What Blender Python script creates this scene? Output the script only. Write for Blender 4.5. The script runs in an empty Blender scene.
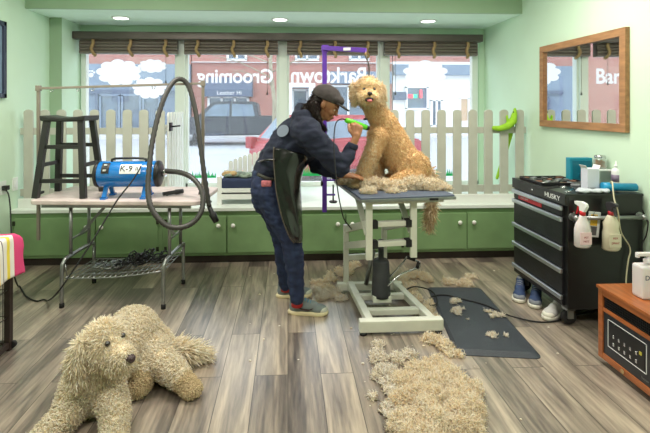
import bpy, bmesh, math, random
import numpy as np
from mathutils import Vector, Matrix, noise

C = bpy.context.scene.collection
PI = math.pi
R = math.radians
F = 450.0; CAMH = 1.45; YAW = R(3.0); U0 = 311.5; V0 = 107.0

# ---------------------------------------------------------------- camera
cam_d = bpy.data.cameras.new('camera')
cam = bpy.data.objects.new('camera', cam_d); C.objects.link(cam)
cam.location = (0, 0, CAMH); cam.rotation_euler = (PI/2, 0, -YAW)
cam_d.sensor_width = 36; cam_d.lens = F/650*36
cam_d.shift_x = (325-U0)/650; cam_d.shift_y = (V0-216.5)/650
cam_d.clip_start = .05; cam_d.clip_end = 300
bpy.context.scene.camera = cam
# ---------------------------------------------------------------- world: bright overcast sky
w = bpy.data.worlds.new('World'); bpy.context.scene.world = w; w.use_nodes = True
bg = w.node_tree.nodes['Background']
bg.inputs[0].default_value = (0.80, 0.91, 1.0, 1); bg.inputs[1].default_value = 3.0
# ---------------------------------------------------------------- unseen fill lights added under the salon ceiling
def area(x, y, z, sx, sy, p, col, name='ceiling_fill_light'):
    l = bpy.data.lights.new(name, 'AREA'); l.shape = 'RECTANGLE'; l.size = sx; l.size_y = sy
    l.energy = p; l.color = col
    o = bpy.data.objects.new(name, l); C.objects.link(o); o.location = (x, y, z); return o
for (x, y) in ((-1.3, .6), (1.2, .6), (-1.3, 3.0), (1.2, 3.0)):
    area(x, y, 2.66, 1.2, .6, 48, (1.0, .93, .84))
vs = bpy.context.scene.view_settings
vs.view_transform = 'Standard'; vs.look = 'None'; vs.exposure = 0.0; vs.gamma = 1; vs.use_curve_mapping = False
cy = bpy.context.scene.cycles
cy.max_bounces = 12; cy.transparent_max_bounces = 24; cy.diffuse_bounces = 10; cy.glossy_bounces = 4; cy.transmission_bounces = 10
cy.sample_clamp_indirect = 6; cy.caustics_reflective = False; cy.caustics_refractive = False

# ---------------------------------------------------------------- helpers
def P(px, py, Y):
    """point of the place at world depth Y seen at a pixel of the survey photograph"""
    c, s = math.cos(YAW), math.sin(YAW); t = (px-U0)/F
    d = Y/(c-t*s); r = t*d
    return Vector((r*c+d*s, Y, CAMH-(py-V0)/F*d))
def G(px, py, z=0.0):
    c, s = math.cos(YAW), math.sin(YAW)
    d = F*(CAMH-z)/(py-V0); r = (px-U0)/F*d
    return Vector((r*c+d*s, d*c-r*s, z))
def lin(c):
    return tuple(((v/255)/12.92 if v/255 <= .04045 else ((v/255+.055)/1.055)**2.4) for v in c)+(1,)

def nmat(name):
    m = bpy.data.materials.new(name); m.use_nodes = True
    nt = m.node_tree; b = nt.nodes['Principled BSDF']; return m, nt, b
def ramp(nt, stops):
    r = nt.nodes.new('ShaderNodeValToRGB'); e = r.color_ramp.elements
    while len(e) < len(stops): e.new(.5)
    for k, (p, c) in enumerate(stops): e[k].position = p; e[k].color = c
    return r
def mat(name, col, rough=.6, metal=0, var=.10, scale=8, bump=0, bscale=60, spec=.5, coat=0, stretch=(1,1,1), sub=0):
    m, nt, b = nmat(name); L = nt.links.new
    c = lin(col); tc = nt.nodes.new('ShaderNodeTexCoord'); mp = nt.nodes.new('ShaderNodeMapping')
    mp.inputs['Scale'].default_value = stretch; L(tc.outputs['Object'], mp.inputs[0])
    n = nt.nodes.new('ShaderNodeTexNoise'); n.inputs['Scale'].default_value = scale; n.inputs['Detail'].default_value = 5
    L(mp.outputs[0], n.inputs[0])
    a = tuple(max(0, v*(1-var)) for v in c[:3])+(1,); d = tuple(min(1, v*(1+var)) for v in c[:3])+(1,)
    r = ramp(nt, [(.3, a), (.7, d)]); L(n.outputs[0], r.inputs[0]); L(r.outputs[0], b.inputs['Base Color'])
    b.inputs['Roughness'].default_value = rough; b.inputs['Metallic'].default_value = metal
    b.inputs['Specular IOR Level'].default_value = spec
    if coat: b.inputs['Coat Weight'].default_value = coat
    if sub: b.inputs['Subsurface Weight'].default_value = sub; b.inputs['Subsurface Radius'].default_value = (.02,.01,.006)
    if bump:
        n2 = nt.nodes.new('ShaderNodeTexNoise'); n2.inputs['Scale'].default_value = bscale; n2.inputs['Detail'].default_value = 4
        L(mp.outputs[0], n2.inputs[0]); bp = nt.nodes.new('ShaderNodeBump'); bp.inputs['Strength'].default_value = bump
        bp.inputs['Distance'].default_value = .01; L(n2.outputs[0], bp.inputs['Height']); L(bp.outputs[0], b.inputs['Normal'])
    return m
def emit(name, col, s):
    m, nt, b = nmat(name); b.inputs['Base Color'].default_value = lin(col)
    b.inputs['Emission Color'].default_value = lin(col); b.inputs['Emission Strength'].default_value = s; return m
def furmat(name, cols, rough=.8):
    m, nt, b = nmat(name); L = nt.links.new
    g = nt.nodes.new('ShaderNodeNewGeometry')
    n = len(cols); r = ramp(nt, [(k/(n-1), lin(c)) for k, c in enumerate(cols)])
    L(g.outputs['Random Per Island'], r.inputs[0]); L(r.outputs[0], b.inputs['Base Color'])
    b.inputs['Roughness'].default_value = rough; b.inputs['Specular IOR Level'].default_value = .2
    t = nt.nodes.new('ShaderNodeBsdfTranslucent'); L(r.outputs[0], t.inputs[0])
    mx = nt.nodes.new('ShaderNodeMixShader'); mx.inputs[0].default_value = .42
    L(b.outputs[0], mx.inputs[1]); L(t.outputs[0], mx.inputs[2]); L(mx.outputs[0], nt.nodes['Material Output'].inputs[0])
    return m

def box(bm, x0, x1, y0, y1, z0, z1, M=None):
    vs_ = [bm.verts.new((x, y, z)) for x in (x0, x1) for y in (y0, y1) for z in (z0, z1)]
    for f in ((0,1,3,2), (4,6,7,5), (0,4,5,1), (2,3,7,6), (0,2,6,4), (1,5,7,3)): bm.faces.new([vs_[i] for i in f])
    if M is not None: bmesh.ops.transform(bm, matrix=M, verts=vs_)
    return vs_
def rbox(bm, x0, x1, y0, y1, z0, z1, b=.01, seg=2, M=None):
    t = bmesh.new(); box(t, x0, x1, y0, y1, z0, z1)
    bmesh.ops.recalc_face_normals(t, faces=t.faces)
    bmesh.ops.bevel(t, geom=t.edges[:], offset=b, segments=seg, affect='EDGES', profile=.7)
    if M is not None: bmesh.ops.transform(t, matrix=M, verts=t.verts)
    merge(bm, t)
def merge(bm, t):
    me = bpy.data.meshes.new('tmp'); t.to_mesh(me); t.free(); bm.from_mesh(me); bpy.data.meshes.remove(me)
def bar(bm, a, b, wx, wz, up=(0,0,1)):
    """square bar from a to b"""
    a = Vector(a); b = Vector(b); d = (b-a); L_ = d.length; d.normalize(); u = Vector(up)
    s = d.cross(u)
    if s.length < 1e-4: s = d.cross(Vector((0,1,0)))
    s.normalize(); u = s.cross(d)
    M = Matrix((( s.x, d.x, u.x, a.x), (s.y, d.y, u.y, a.y), (s.z, d.z, u.z, a.z), (0,0,0,1)))
    box(bm, -wx/2, wx/2, 0, L_, -wz/2, wz/2, M)
def tube(bm, pts, r, n=10, cap=True, smooth=0):
    pts = [Vector(p) for p in pts]
    if smooth: pts, r = catmull(pts, smooth, r)
    rs = r if isinstance(r, (list, tuple)) else [r]*len(pts)
    T = [(pts[min(i+1, len(pts)-1)]-pts[max(i-1, 0)]).normalized() for i in range(len(pts))]
    u = T[0].orthogonal().normalized(); rings = []
    for i, p in enumerate(pts):
        if i:
            ax = T[i-1].cross(T[i])
            if ax.length > 1e-6: u = Matrix.Rotation(T[i-1].angle(T[i]), 3, ax.normalized()) @ u
        v = T[i].cross(u)
        rings.append([bm.verts.new(p+(u*math.cos(2*PI*k/n)+v*math.sin(2*PI*k/n))*rs[i]) for k in range(n)])
    for i in range(len(rings)-1):
        for k in range(n):
            f = bm.faces.new((rings[i][k], rings[i][(k+1)%n], rings[i+1][(k+1)%n], rings[i+1][k])); f.smooth = True
    if cap: bm.faces.new(rings[0][::-1]); bm.faces.new(rings[-1])
def catmull(pts, k, r=None):
    out = []; ro = []; n = len(pts); rl = r if isinstance(r, (list, tuple)) else [r]*n
    for i in range(n-1):
        p0, p1, p2, p3 = pts[max(i-1, 0)], pts[i], pts[i+1], pts[min(i+2, n-1)]
        for j in range(k):
            t = j/k
            out.append(.5*((2*p1)+(p2-p0)*t+(2*p0-5*p1+4*p2-p3)*t*t+(3*p1-p0-3*p2+p3)*t**3)); ro.append(rl[i]*(1-t)+rl[i+1]*t)
    out.append(pts[-1]); ro.append(rl[-1]); return out, ro
def lathe(bm, prof, M=None, n=20, cap=True):
    """profile list of (r, z)"""
    rings = []; allv = []
    for r, z in prof:
        ring = [bm.verts.new((r*math.cos(2*PI*k/n), r*math.sin(2*PI*k/n), z)) for k in range(n)]; rings.append(ring); allv += ring
    for i in range(len(rings)-1):
        for k in range(n):
            f = bm.faces.new((rings[i][k], rings[i][(k+1)%n], rings[i+1][(k+1)%n], rings[i+1][k])); f.smooth = True
    if cap: bm.faces.new(rings[0][::-1]); bm.faces.new(rings[-1])
    if M is not None: bmesh.ops.transform(bm, matrix=M, verts=allv)
def at(v, axis='z', rz=0):
    M = Matrix.Translation(Vector(v))
    if axis == 'x': M = M @ Matrix.Rotation(PI/2, 4, 'Y')
    if axis == 'y': M = M @ Matrix.Rotation(-PI/2, 4, 'X')
    return M @ Matrix.Rotation(rz, 4, 'Z')
def prism(bm, pts, d0, d1, plane='xz'):
    """outline in a plane extruded along the third axis"""
    def mk(a, b, d): return {'xz': (a, d, b), 'xy': (a, b, d), 'yz': (d, a, b)}[plane]
    A = [bm.verts.new(mk(a, b, d0)) for a, b in pts]; B = [bm.verts.new(mk(a, b, d1)) for a, b in pts]
    fs = [bm.faces.new(A), bm.faces.new(B[::-1])]; n = len(pts)
    for k in range(n): fs.append(bm.faces.new((A[k], B[k], B[(k+1)%n], A[(k+1)%n])))
    return A+B
def sphere(bm, c, r, M=None, u=16, v=10):
    r = r if isinstance(r, (list, tuple)) else (r, r, r)
    m = Matrix.Translation(Vector(c)) @ (M if M is not None else Matrix()) @ Matrix.Diagonal((r[0], r[1], r[2], 1))
    g = bmesh.ops.create_uvsphere(bm, u_segments=u, v_segments=v, radius=1, matrix=m)
    for vv in g['verts']:
        for f in vv.link_faces: f.smooth = True

def link(name, me, m, parent=None):
    o = bpy.data.objects.new(name, me); C.objects.link(o)
    if m is not None:
        for mm in (m if isinstance(m, (list, tuple)) else [m]): me.materials.append(mm)
    return o
def obj(name, bm, m, parent=None, bevel=0, smooth=None):
    bmesh.ops.recalc_face_normals(bm, faces=bm.faces)
    me = bpy.data.meshes.new(name); bm.to_mesh(me); bm.free()
    if smooth: 
        for p in me.polygons: p.use_smooth = True
    o = link(name, me, m, None)
    if parent is not None:
        o.parent = parent; o.matrix_parent_inverse = inv_of(parent)
    if bevel:
        b = o.modifiers.new('bevel', 'BEVEL'); b.width = bevel; b.segments = 2; b.limit_method = 'ANGLE'; b.angle_limit = R(40)
    return o
# meshes are written in world coordinates; a child's inverse cancels its parent's own placement
def world_of(o):
    if o.parent is None: return Matrix.LocRotScale(o.location, o.rotation_euler, o.scale)
    return world_of(o.parent) @ o.matrix_parent_inverse @ Matrix.LocRotScale(o.location, o.rotation_euler, o.scale)
def inv_of(p): return world_of(p).inverted()
def thing(name, label, cat, loc=(0,0,0), group=None):
    o = bpy.data.objects.new(name, None); C.objects.link(o); o.empty_display_size = .1
    o.location = loc; o['label'] = label; o['category'] = cat
    if group: o['group'] = group
    return o
def tag(o, label, cat, group=None, kind=None):
    o['label'] = label; o['category'] = cat
    if group: o['group'] = group
    if kind: o['kind'] = kind
    return o
def struct(name, bm, m, parent=None, **k):
    o = obj(name, bm, m, parent, **k); o['kind'] = 'structure'; return o
def text_mesh(bm, s, M, size, depth=.001, align='CENTER', off=0):
    cu = bpy.data.curves.new('t', 'FONT'); cu.body = s; cu.size = size; cu.extrude = depth; cu.align_x = align; cu.align_y = 'CENTER'; cu.offset = off
    o = bpy.data.objects.new('t', cu); C.objects.link(o)
    dg = bpy.context.evaluated_depsgraph_get(); me = bpy.data.meshes.new_from_object(o.evaluated_get(dg))
    me.transform(M); bm.from_mesh(me); bpy.data.objects.remove(o); bpy.data.curves.remove(cu); bpy.data.meshes.remove(me)
def chain(bm, nodes, ys=1.0, yc=0.0, n=14):
    """capsule chain of (point, radius), widened along y by ys about yc"""
    t = bmesh.new(); nodes = [(Vector(p), r) for p, r in nodes]
    q = [(Vector((p.x, yc+(p.y-yc)/ys, p.z)), r) for p, r in nodes]
    for p, r in q: sphere(t, p, r, u=n, v=8)
    for (a, ra), (b, rb) in zip(q, q[1:]):
        if (a-b).length > 1e-4: tube(t, [a, b], [ra, rb], n=n)
    for v in t.verts: v.co.y = yc+(v.co.y-yc)*ys
    bmesh.ops.recalc_face_normals(t, faces=t.faces)
    merge(bm, t)
def blob(name, bm, m, parent=None, voxel=.008, smooth=6, wrinkle=0, wscale=.06):
    """fuse overlapping closed shells into one continuous skin"""
    me = bpy.data.meshes.new(name); bm.to_mesh(me); bm.free()
    o = bpy.data.objects.new('fuse', me); C.objects.link(o)
    r = o.modifiers.new('r', 'REMESH'); r.mode = 'VOXEL'; r.voxel_size = voxel; r.use_smooth_shade = True
    if smooth: s = o.modifiers.new('s', 'SMOOTH'); s.factor = .5; s.iterations = smooth
    dg = bpy.context.evaluated_depsgraph_get(); me2 = bpy.data.meshes.new_from_object(o.evaluated_get(dg))
    bpy.data.objects.remove(o); bpy.data.meshes.remove(me)
    if wrinkle:
        for v in me2.vertices:
            k = noise.noise(Vector((v.co.x, v.co.y, v.co.z))/wscale)*.6+noise.noise(Vector((v.co.x+9, v.co.y*.6, v.co.z*2.2))/wscale)*.4
            v.co += v.normal*k*wrinkle
    for p in me2.polygons: p.use_smooth = True
    me2.name = name
    o = link(name, me2, m, None)
    if parent is not None: o.parent = parent; o.matrix_parent_inverse = inv_of(parent)
    return o
def locks(name, src, m, parent, count, length, width, seed=1, comb=(0,0,-1), cw=.5, curl=1.0, keep=None, lenf=None, seg=4, rand=.28):
    """tufts of hair rooted on the surface of src (a mesh object in world coordinates)"""
    rng = np.random.default_rng(seed); me = src.data if hasattr(src, 'data') else src
    me.calc_loop_triangles(); nt_ = len(me.loop_triangles)
    tri = np.empty(nt_*3, dtype=np.int32); me.loop_triangles.foreach_get('vertices', tri); tri = tri.reshape(-1, 3)
    co = np.empty(len(me.vertices)*3); me.vertices.foreach_get('co', co); co = co.reshape(-1, 3)
    a, b, c = co[tri[:,0]], co[tri[:,1]], co[tri[:,2]]
    nn = np.cross(b-a, c-a); ar = np.linalg.norm(nn, axis=1); nn = nn/np.maximum(ar[:,None], 1e-12)
    idx = rng.choice(nt_, count, p=ar/ar.sum()); u = rng.random((count, 2)); f = u.sum(1) > 1; u[f] = 1-u[f]
    p = a[idx]+(b[idx]-a[idx])*u[:, :1]+(c[idx]-a[idx])*u[:, 1:]; n = nn[idx]
    if keep is not None: k = keep(p, n); p, n = p[k], n[k]
    N = len(p); cb = comb(p) if callable(comb) else np.tile(np.array(comb, float), (N, 1))
    cb = cb-(cb*n).sum(1)[:,None]*n
    d = n*(1-cw)+cb*cw+rng.normal(0, rand, (N, 3)); d /= np.linalg.norm(d, axis=1)[:,None]
    s = np.cross(d, rng.normal(0, 1, (N, 3))); s /= np.linalg.norm(s, axis=1)[:,None]; t = np.cross(d, s)
    L_ = length*rng.uniform(.55, 1.25, N)
    if lenf is not None: L_ = L_*lenf(p)
    ph = rng.uniform(0, 2*PI, N); W = width*rng.uniform(.7, 1.3, N)
    V = np.empty((N, seg*3+1, 3))
    for k in range(seg+1):
        q = k/seg; an = ph+q*curl*PI*1.3; off = .28*curl*L_*q
        cen = p+d*(L_*q*(1-.25*curl*q))[:,None]+s*(np.cos(an)*off)[:,None]+t*(np.sin(an)*off)[:,None]-n*(W*.6)[:,None]*(1-q)
        if k == seg: V[:, seg*3] = cen; break
        wd = W*(1-.75*q**1.5)
        for j in range(3):
            aa = 2*PI*j/3; V[:, k*3+j] = cen+s*(math.cos(aa)*wd)[:,None]+t*(math.sin(aa)*wd)[:,None]
    base = (np.arange(N)*(seg*3+1))[:,None,None]; F_ = []
    for k in range(seg-1):
        for j in range(3): F_.append([k*3+j, k*3+(j+1)%3, (k+1)*3+(j+1)%3, (k+1)*3+j])
    Q = (base+np.array(F_)[None]).reshape(-1, 4)
    T_ = (base+np.array([[(seg-1)*3+j, (seg-1)*3+(j+1)%3, seg*3] for j in range(3)])[None]).reshape(-1, 3)
    m2 = bpy.data.meshes.new(name); m2.vertices.add(N*(seg*3+1)); m2.vertices.foreach_set('co', V.reshape(-1))
    nl = Q.size+T_.size; m2.loops.add(nl); m2.loops.foreach_set('vertex_index', np.concatenate([Q.ravel(), T_.ravel()]).astype(np.int32))
    m2.polygons.add(len(Q)+len(T_))
    m2.polygons.foreach_set('loop_start', np.concatenate([np.arange(len(Q))*4, Q.size+np.arange(len(T_))*3]).astype(np.int32))
    m2.polygons.foreach_set('loop_total', np.concatenate([np.full(len(Q), 4), np.full(len(T_), 3)]).astype(np.int32))
    m2.update(calc_edges=True); m2.validate(); m2.polygons.foreach_set('use_smooth', np.ones(len(m2.polygons), bool))
    o = link(name, m2, m, None)
    if parent is not None: o.parent = parent; o.matrix_parent_inverse = inv_of(parent)
    return o

# ---------------------------------------------------------------- materials
M_wall = mat('mint_wall_paint', (203, 226, 203), .75, var=.03, scale=2, bump=.05, bscale=180)
M_sage = mat('sage_green_paint', (150, 174, 146), .6, var=.04, scale=3)
M_ceil = mat('pale_mint_ceiling', (222, 240, 226), .8, var=.02)
M_white = mat('white_trim_paint', (222, 228, 222), .5, var=.03, scale=5)
M_cab = mat('green_cabinet_paint', (122, 152, 106), .42, var=.09, scale=6, bump=.04)
M_kick = mat('dark_toe_kick', (52, 42, 36), .7, var=.2)
M_fence = mat('cream_fence_paint', (180, 181, 170), .6, var=.05, scale=9, bump=.06)
M_fence2 = mat('white_fence_paint', (228, 230, 226), .5, var=.03)
M_blackpl = mat('black_plastic', (26, 26, 28), .4, var=.2)
M_rubber = mat('black_rubber', (20, 20, 21), .75, var=.2)
M_steel = mat('grey_steel_tube', (150, 152, 152), .32, metal=.85, var=.12, scale=20)
M_chrome = mat('chrome', (205, 208, 212), .15, metal=1, var=.05)
M_taupe = mat('taupe_powder_coat', (128, 120, 108), .45, var=.08, scale=15)
M_wood_o = mat('orange_oak', (156, 88, 46), .38, var=.28, scale=5, stretch=(10, 1.2, 10), coat=.25)
M_wood_f = mat('rustic_frame_wood', (158, 116, 78), .6, var=.28, scale=7, stretch=(5, 1, 5), bump=.1)
M_blackpt = mat('black_satin_paint', (34, 33, 34), .42, var=.25, scale=7)

def floor_mat():
    m, nt, b = nmat('grey_brown_plank_floor'); L = nt.links.new; N = nt.nodes.new
    tc = N('ShaderNodeTexCoord'); mp = N('ShaderNodeMapping'); mp.inputs['Rotation'].default_value = (0, 0, PI/2); L(tc.outputs['Object'], mp.inputs[0])
    br = N('ShaderNodeTexBrick'); br.inputs['Scale'].default_value = 1; br.inputs['Brick Width'].default_value = 1.22; br.inputs['Row Height'].default_value = .178
    br.inputs['Mortar Size'].default_value = .0022; br.inputs['Mortar Smooth'].default_value = .3; br.offset = .37; br.squash = 1
    br.inputs['Color1'].default_value = (0, 0, 0, 1); br.inputs['Color2'].default_value = (1, 1, 1, 1); br.inputs['Mortar'].default_value = (.5, .5, .5, 1)
    L(mp.outputs[0], br.inputs[0])
    # long grain; each plank reads its own slice of the noise
    mg = N('ShaderNodeMapping'); mg.inputs['Scale'].default_value = (.55, 6, 1); L(mp.outputs[0], mg.inputs[0])
    ad = N('ShaderNodeVectorMath'); ad.operation = 'MULTIPLY_ADD'; ad.inputs[1].default_value = (7, 13, 29)
    L(br.outputs['Color'], ad.inputs[0]); L(mg.outputs[0], ad.inputs[2])
    n1 = N('ShaderNodeTexNoise'); n1.inputs['Scale'].default_value = 1.6; n1.inputs['Detail'].default_value = 7; n1.inputs['Roughness'].default_value = .65; n1.inputs['Distortion'].default_value = .5
    L(ad.outputs[0], n1.inputs[0])
    n2 = N('ShaderNodeTexNoise'); n2.inputs['Scale'].default_value = 9; n2.inputs['Detail'].default_value = 5; L(ad.outputs[0], n2.inputs[0])
    m1 = N('ShaderNodeMath'); m1.operation = 'MULTIPLY_ADD'; m1.inputs[1].default_value = .62; L(n1.outputs[0], m1.inputs[0])
    m2 = N('ShaderNodeMath'); m2.operation = 'MULTIPLY'; m2.inputs[1].default_value = .30; L(n2.outputs[0], m2.inputs[0]); L(m2.outputs[0], m1.inputs[2])
    sep = N('ShaderNodeSeparateColor'); L(br.outputs['Color'], sep.inputs[0])
    m3 = N('ShaderNodeMath'); m3.operation = 'MULTIPLY_ADD'; m3.inputs[1].default_value = .14; L(sep.outputs[0], m3.inputs[0]); L(m1.outputs[0], m3.inputs[2])
    r = ramp(nt, [(.35, lin((62, 56, 53))), (.46, lin((104, 94, 86))), (.565, lin((142, 129, 116))), (.70, lin((184, 168, 149)))])
    L(m3.outputs[0], r.inputs[0])
    mx = N('ShaderNodeMix'); mx.data_type = 'RGBA'; L(br.outputs['Fac'], mx.inputs['Factor']); L(r.outputs[0], mx.inputs['A']); mx.inputs['B'].default_value = lin((52, 45, 40))
    L(mx.outputs['Result'], b.inputs['Base Color'])
    rr = N('ShaderNodeMapRange'); rr.inputs['To Min'].default_value = .26; rr.inputs['To Max'].default_value = .44; L(n1.outputs[0], rr.inputs[0]); L(rr.outputs[0], b.inputs['Roughness'])
    bp = N('ShaderNodeBump'); bp.inputs['Strength'].default_value = .18; bp.inputs['Distance'].default_value = .004; L(m3.outputs[0], bp.inputs['Height']); L(bp.outputs[0], b.inputs['Normal'])
    b.inputs['Specular IOR Level'].default_value = .9; b.inputs['Coat Weight'].default_value = .55; b.inputs['Coat Roughness'].default_value = .3
    return m
def brick_mat(name, c1, c2, mort, sx=.22, sy=.075):
    m, nt, b = nmat(name); L = nt.links.new; N = nt.nodes.new
    tc = N('ShaderNodeTexCoord'); mp = N('ShaderNodeMapping'); mp.inputs['Rotation'].default_value = (PI/2, 0, 0); L(tc.outputs['Object'], mp.inputs[0])
    br = N('ShaderNodeTexBrick'); br.inputs['Scale'].default_value = 1; br.inputs['Brick Width'].default_value = sx; br.inputs['Row Height'].default_value = sy; br.inputs['Mortar Size'].default_value = .012
    br.inputs['Color1'].default_value = lin(c1); br.inputs['Color2'].default_value = lin(c2); br.inputs['Mortar'].default_value = lin(mort)
    L(mp.outputs[0], br.inputs[0]); L(br.outputs['Color'], b.inputs['Base Color']); b.inputs['Roughness'].default_value = .9
    return m
def glass_mat(name, haze=.05, tint=(1,1,1,1), gl=.06):
    m, nt, b = nmat(name); L = nt.links.new; N = nt.nodes.new; nt.nodes.remove(b)
    t = N('ShaderNodeBsdfTransparent'); t.inputs[0].default_value = tint; g = N('ShaderNodeBsdfGlossy'); g.inputs['Roughness'].default_value = .02
    d = N('ShaderNodeBsdfTranslucent'); d.inputs[0].default_value = (1, 1, 1, 1)
    a = N('ShaderNodeMixShader'); a.inputs[0].default_value = gl; L(t.outputs[0], a.inputs[1]); L(g.outputs[0], a.inputs[2])
    c = N('ShaderNodeMixShader'); c.inputs[0].default_value = haze; L(a.outputs[0], c.inputs[1]); L(d.outputs[0], c.inputs[2])
    L(c.outputs[0], nt.nodes['Material Output'].inputs[0]); return m
def film_mat(name, col, tr=.45):
    m, nt, b = nmat(name); L = nt.links.new; N = nt.nodes.new
    b.inputs['Base Color'].default_value = lin(col); b.inputs['Roughness'].default_value = .5
    t = N('ShaderNodeBsdfTranslucent'); t.inputs[0].default_value = lin(col)
    x = N('ShaderNodeMixShader'); x.inputs[0].default_value = tr; L(b.outputs[0], x.inputs[1]); L(t.outputs[0], x.inputs[2]); L(x.outputs[0], nt.nodes['Material Output'].inputs[0])
    return m
M_floor = floor_mat()
M_glass = glass_mat('glare_veiled_window_glass', .035)  # white translucent share imitates veiling glare over the view outside
M_vinyl = film_mat('white_window_vinyl', (252, 252, 254), .8)
M_grass = film_mat('green_window_vinyl', (30, 190, 110), .5)

# ================================================================ ROOM
XL, XR, YW, YS, YC = -2.50, 2.36, 5.30, 4.42, 4.20
ZS, ZSILL = 2.39, .52
bm = bmesh.new(); box(bm, XL-.1, XR+.1, -3.2, 5.4, -.1, 0); struct('floor', bm, M_floor)
bm = bmesh.new(); box(bm, XL-.1, XL, -3.2, 5.4, 0, 2.8); struct('wall_left', bm, M_wall)
bm = bmesh.new(); box(bm, XR, XR+.1, -3.2, 5.4, 0, 2.8); struct('wall_right', bm, M_wall)
bm = bmesh.new(); box(bm, XL-.1, XR+.1, -3.3, -3.2, 0, 2.8); struct('wall_front', bm, M_wall)
bm = bmesh.new(); box(bm, XL-.1, XR+.1, -3.3, 5.4, 2.7, 2.8); struct('ceiling', bm, M_ceil)
bm = bmesh.new(); box(bm, XL, XR, YS, YS+.03, ZS, 2.7); struct('trim_1', bm, M_sage)          # face of the dropped ceiling over the window bay
bm = bmesh.new(); box(bm, XL, XR, YS+.03, 5.3, ZS, ZS+.1); struct('trim_2', bm, M_ceil)       # its underside
bm = bmesh.new(); box(bm, XL, -2.376, 4.87, 5.3, ZSILL, ZS)
for f in bm.faces: f.material_index = 0
struct('trim_3', bm, M_wall)                                                                  # left column
bm = bmesh.new(); box(bm, XL, -2.376, 4.862, 4.87, ZSILL, ZS); struct('trim_4', bm, M_sage)
ZH = 2.30
bm = bmesh.new(); box(bm, -2.5, XR, YW, YW+.1, ZH, 2.7); struct('wall_back', bm, M_wall)
bm = bmesh.new(); box(bm, -2.5, XR, YW, YW+.1, 0, ZSILL); struct('wall_back', bm, M_white)
for x0, x1 in ((-2.5, -2.376), (2.29, XR)):
    bm = bmesh.new(); box(bm, x0, x1, YW, YW+.1, ZSILL, ZH); struct('wall_back', bm, M_wall)
# window sill: a deep white bench over the cabinets
bm = bmesh.new(); rbox(bm, XL, XR, YC-.02, 5.3, ZSILL-.03, ZSILL, .004); struct('trim_5', bm, M_white)
bm = bmesh.new(); box(bm, XL, XL+.012, -3.2, 4.2, 0, .1); struct('baseboard_left', bm, M_kick)
bm = bmesh.new(); box(bm, XR-.012, XR, -3.2, 4.2, 0, .1); struct('baseboard_right', bm, M_white)

# windows
mull = [P(x, 100, YW).x for x in (182, 283, 383)]
edges = [-2.36]+mull+[2.27]
for k in range(4):
    a, b = edges[k], edges[k+1]; hw = .045
    x0 = a+(hw if k else .0); x1 = b-(hw if k < 3 else 0)
    bm = bmesh.new()
    fw = .055 if k in (0,) else .03
    for q in ((x0-.0, x0+fw, ZSILL, ZH), (x1-(.07 if k == 3 else .03), x1, ZSILL, ZH), (x0, x1, ZSILL, ZSILL+.05), (x0, x1, ZH-.06, ZH)):
        box(bm, q[0], q[1], YW-.03, YW+.05, q[2], q[3])
    if k:
        box(bm, a-hw-.004, a+hw+.004, YW-.06, YW+.07, ZSILL, ZH)
    o = struct('window_%d' % (k+1), bm, M_white, bevel=.004)
    bm = bmesh.new(); box(bm, x0+.01, x1-.01, YW+.015, YW+.021, ZSILL+.02, ZH-.02); g = obj('glass_pane', bm, M_glass, o)

# recessed ceiling lights
M_led = emit('lit_led_diffuser', (255, 252, 245), 6)
rec = []
for px, py, lab in ((121, 18, 'round recessed light in the lowered ceiling, leftmost of the row'),
               (280, 19, 'round recessed light in the lowered ceiling, middle of the row'),
               (428, 20, 'round recessed light in the lowered ceiling, rightmost of the row')):
    p = P(px, py, 4.82); p.z = ZS
    t = thing('recessed_light', lab, 'ceiling light', p, 'recessed lights over the window bay')
    bm = bmesh.new(); lathe(bm, [(.075, -.001), (.075, -.012), (.092, -.008), (.095, -.001)], at(p), 28, False); obj('trim_ring', bm, M_white, t)
    bm = bmesh.new(); lathe(bm, [(.074, -.010), (.074, -.001)], at(p), 24); obj('diffuser', bm, M_led, t)

# cabinets under the sill
M_knob = mat('white_porcelain_knob', (236, 236, 228), .25, var=.02)
M_hinge = mat('dark_hinge', (50, 52, 40), .5, metal=.5)
cx = [XL, P(162, 230, YC).x, P(286, 230, YC).x, P(406, 230, YC).x, XR]
cmid = [P(p, 230, YC).x for p in (96, 227, 345.5, 466.5)]
clab = ['green two-door cabinet under the sill behind the folding table, leftmost',
        'green two-door cabinet under the sill left of the standing person',
        'green two-door cabinet under the sill behind the grooming table',
        'green two-door cabinet under the sill beside the black tool chest, rightmost']
for k in range(4):
    x0, x1, xm = cx[k]+.001, cx[k+1]-.001, cmid[k]
    t = thing('base_cabinet', clab[k], 'cabinet', ((x0+x1)/2, YC+.2, 0), 'green cabinets below the window bench')
    bm = bmesh.new(); box(bm, x0, x1, YC+.005, 4.8, .075, ZSILL-.03); obj('body', bm, M_cab, t, bevel=.002)
    bm = bmesh.new(); box(bm, x0, x1, YC+.045, 4.7, 0, .075); obj('toe_kick', bm, M_kick, t)
    for s, (a, b) in enumerate(((x0+.035, xm-.006), (xm+.006, x1-.035))):
        bm = bmesh.new(); rbox(bm, a, b, YC-.014, YC+.006, .105, ZSILL-.075, .006); d = obj('door', bm, M_cab, t)
        kx = xm-.075 if s == 0 else xm+.06
        bm = bmesh.new(); lathe(bm, [(.006, 0), (.006, .012), (.018, .016), (.021, .024), (.014, .032), (.003, .034)], at((kx, YC-.014, .36)) @ Matrix.Rotation(PI/2, 4, 'X'), 14); obj('knob', bm, M_knob, d)
        hx = a if s == 0 else b
        for hz in (.15, .40):
            bm = bmesh.new(); box(bm, hx-.012, hx+.012, YC-.02, YC-.012, hz-.02, hz+.02); obj('hinge', bm, M_hinge, d)

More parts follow.
